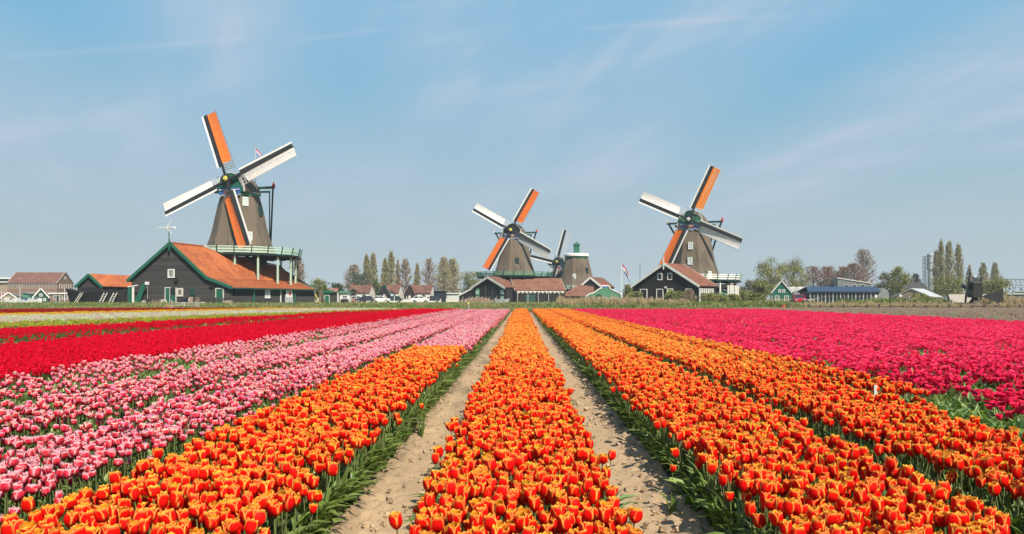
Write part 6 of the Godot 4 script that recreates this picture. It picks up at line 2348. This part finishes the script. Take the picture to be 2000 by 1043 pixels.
func green_parts(stem_h: float, lean: Vector3) -> Array:
	var stem := MB.new()
	stem.tube(Vector3(0, -0.03, 0), Vector3(0, stem_h, 0) + lean, 0.0048, 0.0038, 6, Color(0.15, 0.19, 0.07), false)
	var res := [stem]
	var a := rng.randf() * TAU
	for k in 3:
		var mb := MB.new()
		leaf_blade(mb, Vector3(rng.randf_range(-0.01, 0.01), -0.02 + 0.03 * k, rng.randf_range(-0.01, 0.01)), a + k * 2.2 + rng.randf_range(-0.4, 0.4), rng.randf_range(0.24, 0.34), rng.randf_range(0.013, 0.021), rng.randf_range(0.08, 0.24), rng.randf_range(0.10, 0.50), Color(0.075, 0.135, 0.022).lerp(Color(0.11, 0.175, 0.045), rng.randf()))
		res.append(mb)
	return res


func joined(list: Array) -> MB:
	var mb := MB.new()
	for m in list:
		var k: int = mb.v.size()
		mb.v.append_array(m.v)
		mb.n.append_array(m.n)
		mb.c.append_array(m.c)
		for q in m.i:
			mb.i.append(k + q)
	return mb


func moved(m: MB, by: Transform3D) -> MB:
	var r := MB.new()
	r.c = m.c
	r.i = m.i
	for p in m.v:
		r.v.append(by * p)
	for p in m.n:
		r.n.append(by.basis * p)
	return r


func cup(mb: MB, style: int, o: Vector3, R: float, H: float, sides: int, turn: float, ragged: float) -> void:
	# a flower of a few faces for the middle and far distance
	var body: Color = BODY[style]
	var edge: Color = EDGE[style]
	var inner: Color = INNER[style]
	var mid := body.lerp(edge, 0.18 if style == 1 else 0.10)
	for k in sides:
		var a := turn + TAU * k / sides
		var b := turn + TAU * (k + 1) / sides
		var m := (a + b) * 0.5
		var l := o + Vector3(sin(a) * R, H * 0.42, cos(a) * R)
		var r := o + Vector3(sin(b) * R, H * 0.42, cos(b) * R)
		var tip := o + Vector3(sin(m) * R * ragged, H * (0.94 + 0.12 * (k % 2)), cos(m) * R * ragged)
		var low := o + Vector3(sin(m) * R * 0.25, 0, cos(m) * R * 0.25)
		var base := mb.v.size()
		mb.tri(low, r, l, body)
		mb.tri(l, r, tip, mid)
		mb.c[base + 5] = edge.lerp(mid, 0.42)
		var floor_ := o + Vector3(0, H * 0.40, 0)
		mb.tri(tip, o + Vector3(sin(m + TAU / sides) * R * ragged * 0.96, H * 0.92, cos(m + TAU / sides) * R * ragged * 0.96), floor_, edge)
		mb.c[mb.c.size() - 1] = inner.lerp(body, 0.35)


func line_x(l: Array, d: float) -> float:
	# an edge between two strips: [distance, x, distance, x]
	return lerpf(l[1], l[3], (d - l[0]) / (l[2] - l[0]))


func make_tulips() -> void:
	# near flowers, ten kinds of each colour
	var near := {}
	var protos := {}
	for style in [0, 1, 2]:
		near[style] = []
		protos[style] = []
		for k in 14:
			var petals := bloom(style, k)
			var h := rng.randf_range(0.37, 0.45)
			var lean := Vector3(rng.randf_range(-0.03, 0.03), 0, rng.randf_range(-0.03, 0.03))
			var green := green_parts(h, lean)
			var place := Transform3D(Basis.from_euler(Vector3(lean.z * 5.0 + rng.randf_range(-0.12, 0.12), 0, -lean.x * 5.0 + rng.randf_range(-0.12, 0.12))), Vector3(0, h - 0.003, 0) + lean)
			var set_ := []
			for p in petals:
				set_.append(moved(p, place))
			var m := joined(set_).mesh(M.petal)
			joined(green).mesh(M.leaf, m)
			near[style].append(m)
			var meshes := []
			if style == 0:
				for p in set_:
					meshes.append(["petal", p.mesh(M.petal)])
			else:
				meshes.append(["bloom", joined(set_).mesh(M.petal)])
			meshes.append(["stem", green[0].mesh(M.leaf)])
			for e in range(1, 4):
				meshes.append(["leaf", green[e].mesh(M.leaf)])
			protos[style].append(meshes)
	# flowers of the middle distance and clusters of the far distance
	var middle := {}
	var far := {}
	for style in 9:
		middle[style] = []
		far[style] = []
		for k in 5:
			var mb := MB.new()
			cup(mb, style, Vector3(0, 0.395, 0), 0.030, 0.064, 6, rng.randf() * TAU, [0.72, 0.66, 1.25, 0.95, 0.9, 0.9, 0.9, 0.8, 0.8][style] + rng.randf_range(-0.08, 0.14))
			var m := mb.mesh(M.petal)
			var g := MB.new()
			g.tube(Vector3.ZERO, Vector3(0, 0.40, 0), 0.005, 0.004, 3, Color(0.11, 0.15, 0.05), false)
			for e in 2:
				leaf_blade(g, Vector3.ZERO, rng.randf() * TAU, rng.randf_range(0.24, 0.34), 0.02, rng.randf_range(0.1, 0.4), rng.randf_range(0.2, 0.7), Color(0.085, 0.14, 0.04), 3)
			g.mesh(M.leaf, m)
			middle[style].append(m)
		for k in 4:
			var mb := MB.new()
			var g := MB.new()
			for e in 6:
				var o := Vector3(rng.randf_range(-0.13, 0.13), 0.37 + rng.randf_range(-0.05, 0.05), rng.randf_range(-0.13, 0.13))
				cup(mb, style, o, 0.034, 0.064, 4, rng.randf() * TAU, [0.72, 0.66, 1.2, 0.95, 0.9, 0.9, 0.9, 0.8, 0.8][style])
				if e < 3:
					leaf_blade(g, Vector3(o.x, 0, o.z), rng.randf() * TAU, 0.32, 0.03, 0.25, 0.4, Color(0.09, 0.145, 0.04), 2)
			var m := mb.mesh(M.petal)
			g.mesh(M.leaf, m)
			far[style].append(m)

	# the strips of the field: style, left edge, right edge, nearest, farthest, density, share of gaps, who
	var F0 := [-1.0, 0.0]
	var red_pink := [10.4, -6.95, 70.0, -6.3]
	var red_top := [17.2, -11.7, 40.5, -11.3]
	var thin_top := [22.4, -15.2, 50.0, -13.9]
	var strip_top := [26.3, -17.9, 53.6, -14.9]
	var lime_top := [33.3, -22.6, 60.0, -16.9]
	var white_top := [45.5, -30.8, 78.0, -20.6]
	var yellow_top := [51.7, -35.2, 82.0, -27.0]
	var dark_top := [70.0, -52.0, 84.0, -45.0]
	var st := func(x: float) -> Array: return [0.0, x, 10.0, x]
	var strips := [
		[0, st.call(-0.48), st.call(0.47), 3.0, 76.0, 235.0, 0.02, "orange"],
		[0, st.call(-2.26), st.call(-1.17), 3.0, 16.2, 230.0, 0.02, "orange"],
		[0, st.call(1.19), st.call(2.22), 3.0, 76.0, 230.0, 0.02, "orange"],
		[0, st.call(2.64), st.call(3.70), 3.6, 76.0, 225.0, 0.05, "orange"],
		[0, st.call(4.0), [6.0, 4.45, 76.0, 4.5], 8.4, 76.0, 140.0, 0.10, "orange"],
		[1, st.call(-2.34), st.call(-1.15), 16.6, 74.0, 200.0, 0.02, "pink"],
		[1, st.call(-3.58), st.call(-2.66), 3.6, 74.0, 210.0, 0.05, "pink"],
		[1, st.call(-4.96), st.call(-4.02), 5.0, 74.0, 190.0, 0.10, "pink"],
		[1, red_pink, st.call(-5.40), 7.0, 74.0, 100.0, 0.34, "pink"],
		[2, [6.0, 4.50, 76.0, 4.6], [30.0, 22.3, 70.0, 23.2], 5.4, 76.0, 190.0, 0.27, "crimson"],
		[3, red_top, red_pink, 9.0, 77.0, 190.0, 0.05, "red"],
		[3, thin_top, red_top, 16.0, 77.0, 9.0, 0.2, "red"],
		[3, strip_top, thin_top, 22.0, 77.0, 80.0, 0.1, "red"],
		[7, lime_top, strip_top, 26.0, 78.0, 46.0, 0.34, "lime"],
		[6, white_top, lime_top, 33.0, 80.0, 110.0, 0.04, "white"],
		[5, yellow_top, white_top, 45.0, 82.0, 70.0, 0.1, "yellow"],
		[4, dark_top, yellow_top, 52.0, 83.5, 90.0, 0.05, "dark"],
		[8, [30.0, 22.4, 70.0, 23.3], [30.0, 60.0, 70.0, 60.0], 30.0, 87.0, 26.0, 0.2, "faded"],
	]
	var piles := {}
	var single := {"orange": [], "pink": [], "crimson": []}
	var tufts := []
	var far_tufts := []
	var r := RandomNumberGenerator.new()
	r.seed = 77
	for si in strips.size():
		var s: Array = strips[si]
		var style: int = s[0]
		var d: float = s[3]
		while d < s[4]:
			var lod := 0 if d < 14.0 and style < 3 else 1 if d < 30.0 else 2
			var dens: float = s[5] * (1.0 if lod == 0 else 0.95 if lod == 1 else 0.17)
			var cell := 1.0 / sqrt(dens)
			var step := cell
			var xl: float = maxf(line_x(s[1], d), -0.70 * d - 1.2)
			var xr: float = minf(line_x(s[2], d), 0.68 * d + 1.2)
			var x := xl + cell * 0.5 * r.randf()
			while x < xr:
				var px := x + r.randf_range(-0.42, 0.42) * cell
				var pd := d + r.randf_range(-0.45, 0.45) * step
				x += cell
				# bare spots, in patches
				var gap := noise_b.get_noise_2d(px * 1.1 + 40.0 * si, pd * 0.55)
				var gap2 := noise_a.get_noise_2d(px * 2.6, pd * 2.2)
				var open: float = s[6]
				var there := gap * 0.7 + gap2 * 0.4 > -0.50 + open * 1.35
				if style == 2 and pd < 34.0 and noise_a.get_noise_2d(px * 1.5 + 7.0, pd * 0.55) > 0.09 + 0.009 * pd and gap2 > -0.35:
					there = false
				if style == 2 and px < 17.0 and fposmod(px - 4.5 + 0.05 * gap2, 1.35) < 0.24:
					there = false
				if px < xl - 0.03 or px > xr + 0.03:
					continue
				var turn := r.randf() * TAU
				var sc := r.randf_range(0.93, 1.09) * (1.0 if r.randf() > 0.03 else 0.78)
				var tone := r.randf_range(-1.0, 1.0)
				var low := r.randf_range(-0.030, 0.015) - 0.10 * pow(r.randf(), 7.0)
				if style >= 1 and style <= 3:
					low -= 0.03
				if not there:
					# leaves without a flower
					if r.randf() < 0.8:
						(tufts if lod < 2 else far_tufts).append([Transform3D(Basis(Vector3.UP, turn).scaled(Vector3.ONE * sc * (1.0 if lod < 2 else 1.3)), Vector3(px, 0.03, -pd)), Color(1.3 + 0.3 * tone, 1.3 + 0.2 * tone, 1.6)])
					continue
				var warm := 1.0 + 0.10 * tone
				var col := Color(warm, warm * (1.0 + 0.28 * r.randf_range(-1, 1)), warm)
				var at := Transform3D(Basis.from_euler(Vector3(r.randfn(0.0, 0.075), turn, r.randfn(0.0, 0.075)) * (1.0 if r.randf() > 0.03 else 2.6)).scaled(Vector3.ONE * sc), Vector3(px, low, -pd))
				if lod == 0 and (pd < 9.5 or r.randf() < (14.0 - pd) / 4.5):
					var k := r.randi() % 14
					if single.has(s[7]) and pd < 7.5:
						var screen := CY + FOCAL * (EYE - 0.44 * sc - low) / pd
						var sx := CX + FOCAL * px / pd
						if screen < 1046.0 and sx > -6.0 and sx < 2006.0:
							single[s[7]].append([pd, at, k, style, si, col])
							continue
					var key := "%d/0/%d" % [style, k]
					if not piles.has(key):
						piles[key] = []
					piles[key].append([at, col])
				else:
					var key := "%d/%d/%d" % [style, maxi(lod, 1), r.randi() % (5 if lod < 2 else 4)]
					if not piles.has(key):
						piles[key] = []
					piles[key].append([at, col])
			d += step
	# the nearest tulips are things of their own
	var words := {"orange": "orange_tulip", "pink": "pink_tulip", "crimson": "crimson_tulip"}
	var bed_words := ["middle bed", "left orange bed", "right orange bed", "outer right orange bed", "narrow outermost right bed", "left bed", "first pink bed", "second pink bed", "thin leftmost pink bed", "crimson field"]
	var looks := {"orange": "orange-red tulip with yellow edges", "pink": "pink tulip with white edges", "crimson": "open crimson tulip"}
	var row_words := ["front", "second", "third", "fourth", "fifth", "sixth", "seventh", "eighth", "ninth", "tenth", "eleventh", "twelfth"]
	for who in words:
		var list: Array = single[who]
		list.sort_custom(func(a, b): return a[0] < b[0])
		var nearest := {}
		for k in list.size():
			var e: Array = list[k]
			if k >= (300 if who == "orange" else 260 if who == "pink" else 120):
				var key := "%d/0/%d" % [e[3], e[2]]
				if not piles.has(key):
					piles[key] = []
				piles[key].append([e[1], e[5]])
				continue
			if not nearest.has(e[4]):
				nearest[e[4]] = e[0]
			var row := mini(11, int((e[0] - nearest[e[4]]) / (0.09 if who == "orange" else 0.20)))
			var s: Array = strips[e[4]]
			var xl := maxf(line_x(s[1], e[0]), -0.68 * e[0])
			var xr := minf(line_x(s[2], e[0]), 0.66 * e[0])
			var where: String = ["left edge", "left half", "centre", "right half", "right edge"][clampi(int(5.0 * (e[1].origin.x - xl) / maxf(xr - xl, 0.01)), 0, 4)]
			var up: Vector3 = e[1].basis.y.normalized()
			var lean := "leaning left" if up.x < -0.035 else "leaning right" if up.x > 0.035 else "upright"
			plant(words[who], "%s, %s, %s row, %s of %s" % [looks[who], lean, row_words[row], where, bed_words[e[4]]], protos[e[3]][e[2]], e[1], "%s tulips of the %s" % [who, bed_words[e[4]]])
	# two that stand apart
	plant("orange_tulip", "single orange-red tulip leaning out over the right soil path", protos[0][1], Transform3D(Basis.from_euler(Vector3(0, 0.4, -0.10)), Vector3(0.53, -0.015, -4.95)))
	plant("orange_tulip", "single small orange-red tulip standing out over the left soil path", protos[0][4], Transform3D(Basis.from_euler(Vector3(0, 1.4, -0.06)).scaled(Vector3.ONE * 0.9), Vector3(-1.03, -0.02, -7.9)))
	plant("orange_tulip", "single small orange tulip low among the leaves right of the right soil path", protos[0][7], Transform3D(Basis.from_euler(Vector3(0, 2.0, 0.1)).scaled(Vector3.ONE * 0.8), Vector3(0.99, -0.02, -5.1)))
	# everything farther back, one mass for each colour
	var mass := ["orange_tulips", "pink_tulips", "crimson_tulips", "red_tulips", "dark_red_tulips", "yellow_tulips", "white_tulips", "yellow_green_tulips", "faded_tulips"]
	var mass_label := ["orange tulips with yellow edges filling the beds up to the horizon", "pink and white tulips filling the left beds up to the horizon", "crimson tulips filling the wide field on the right", "bright red tulips in the strips on the left", "dark red tulips in the farthest strip on the left", "thin strip of yellow tulips at the far left", "strip of white tulips at the far left", "yellow green tulips in bud between white and red strips", "faded pale tulip strip at the right field edge"]
	for style in 9:
		var root := thing(mass[style], mass_label[style], "tulips")
		root.set_meta("kind", "stuff")
		for key in piles:
			var bits: PackedStringArray = key.split("/")
			if int(bits[0]) != style:
				continue
			var lod := int(bits[1])
			var m: Mesh = near[style][int(bits[2])] if lod == 0 else middle[style][int(bits[2])] if lod == 1 else far[style][int(bits[2])]
			scatter("blooms", m, piles[key], root)

	# leaves along the edges of the beds and in the gaps
	var broad := []
	for k in 6:
		var mb := MB.new()
		for e in 5:
			leaf_blade(mb, Vector3(r.randf_range(-0.03, 0.03), -0.01, r.randf_range(-0.03, 0.03)), r.randf() * TAU, r.randf_range(0.22, 0.36), r.randf_range(0.022, 0.043), r.randf_range(0.08, 0.36), r.randf_range(0.15, 0.8), Color(0.085, 0.15, 0.026).lerp(Color(0.155, 0.22, 0.065), r.randf()))
		broad.append(mb.mesh(M.leaf))
	var edges := [[-1.24, 1.0, 2.6, 75.0], [-2.28, -1.0, 2.6, 17.0], [1.30, -1.0, 2.6, 75.0], [2.24, 1.0, 3.0, 40.0], [2.64, -1.0, 3.0, 40.0], [-2.64, 1.0, 3.0, 60.0], [-0.40, -1.0, 2.6, 60.0], [0.40, 1.0, 2.6, 60.0], [3.82, 1.0, 5.0, 30.0], [-3.62, -1.0, 5.0, 30.0], [-4.0, 1.0, 5.0, 30.0], [-4.98, -1.0, 7.0, 30.0], [-5.40, 1.0, 7.0, 30.0]]
	var lists := []
	for k in 6:
		lists.append([])
	for e in edges:
		var main := absf(absf(e[0]) - 1.27) < 0.05
		var d: float = e[2]
		while d < e[3]:
			var n := 7 if main else 3
			for k in n:
				var off := r.randf_range(-0.12, 0.03 if main else 0.0)
				var out: float = (0.16 if main else 0.3) * e[1]
				var s := r.randf_range(0.75, 1.15)
				var b := Basis(Vector3.BACK, -out * r.randf_range(-0.1, 0.8)) * Basis(Vector3.UP, r.randf() * TAU)
				lists[r.randi() % 6].append([Transform3D(b.scaled(Vector3.ONE * s), Vector3(e[0] + e[1] * off, 0.0, -d - r.randf_range(-0.05, 0.05))), shade(Color.WHITE, 0.22)])
			d += maxf(0.075, d * 0.012)
	# the green gap where the narrow outer bed ends
	for k in 500:
		var d := r.randf_range(5.2, 8.6)
		lists[r.randi() % 6].append([Transform3D(Basis(Vector3.UP, r.randf() * TAU).scaled(Vector3.ONE * r.randf_range(0.7, 1.1)), Vector3(r.randf_range(3.85, 4.55), 0, -d)), shade(Color.WHITE, 0.22)])
	for k in tufts.size():
		lists[k % 6].append(tufts[k])
	for k in far_tufts.size():
		lists[k % 6].append(far_tufts[k])
	var leaves := thing("tulip_leaves", "green tulip leaves along the edges and gaps of the beds", "leaves")
	leaves.set_meta("kind", "stuff")
	for k in 6:
		scatter("leaves", broad[k], lists[k], leaves)


func plant(called: String, label: String, meshes: Array, at: Transform3D, group := "") -> void:
	var t := thing(called, label, "tulip", Vector3.ZERO, 0.0, group)
	t.transform = at
	for m in meshes:
		var o := MeshInstance3D.new()
		o.name = m[0]
		o.mesh = m[1]
		t.add_child(o, true)
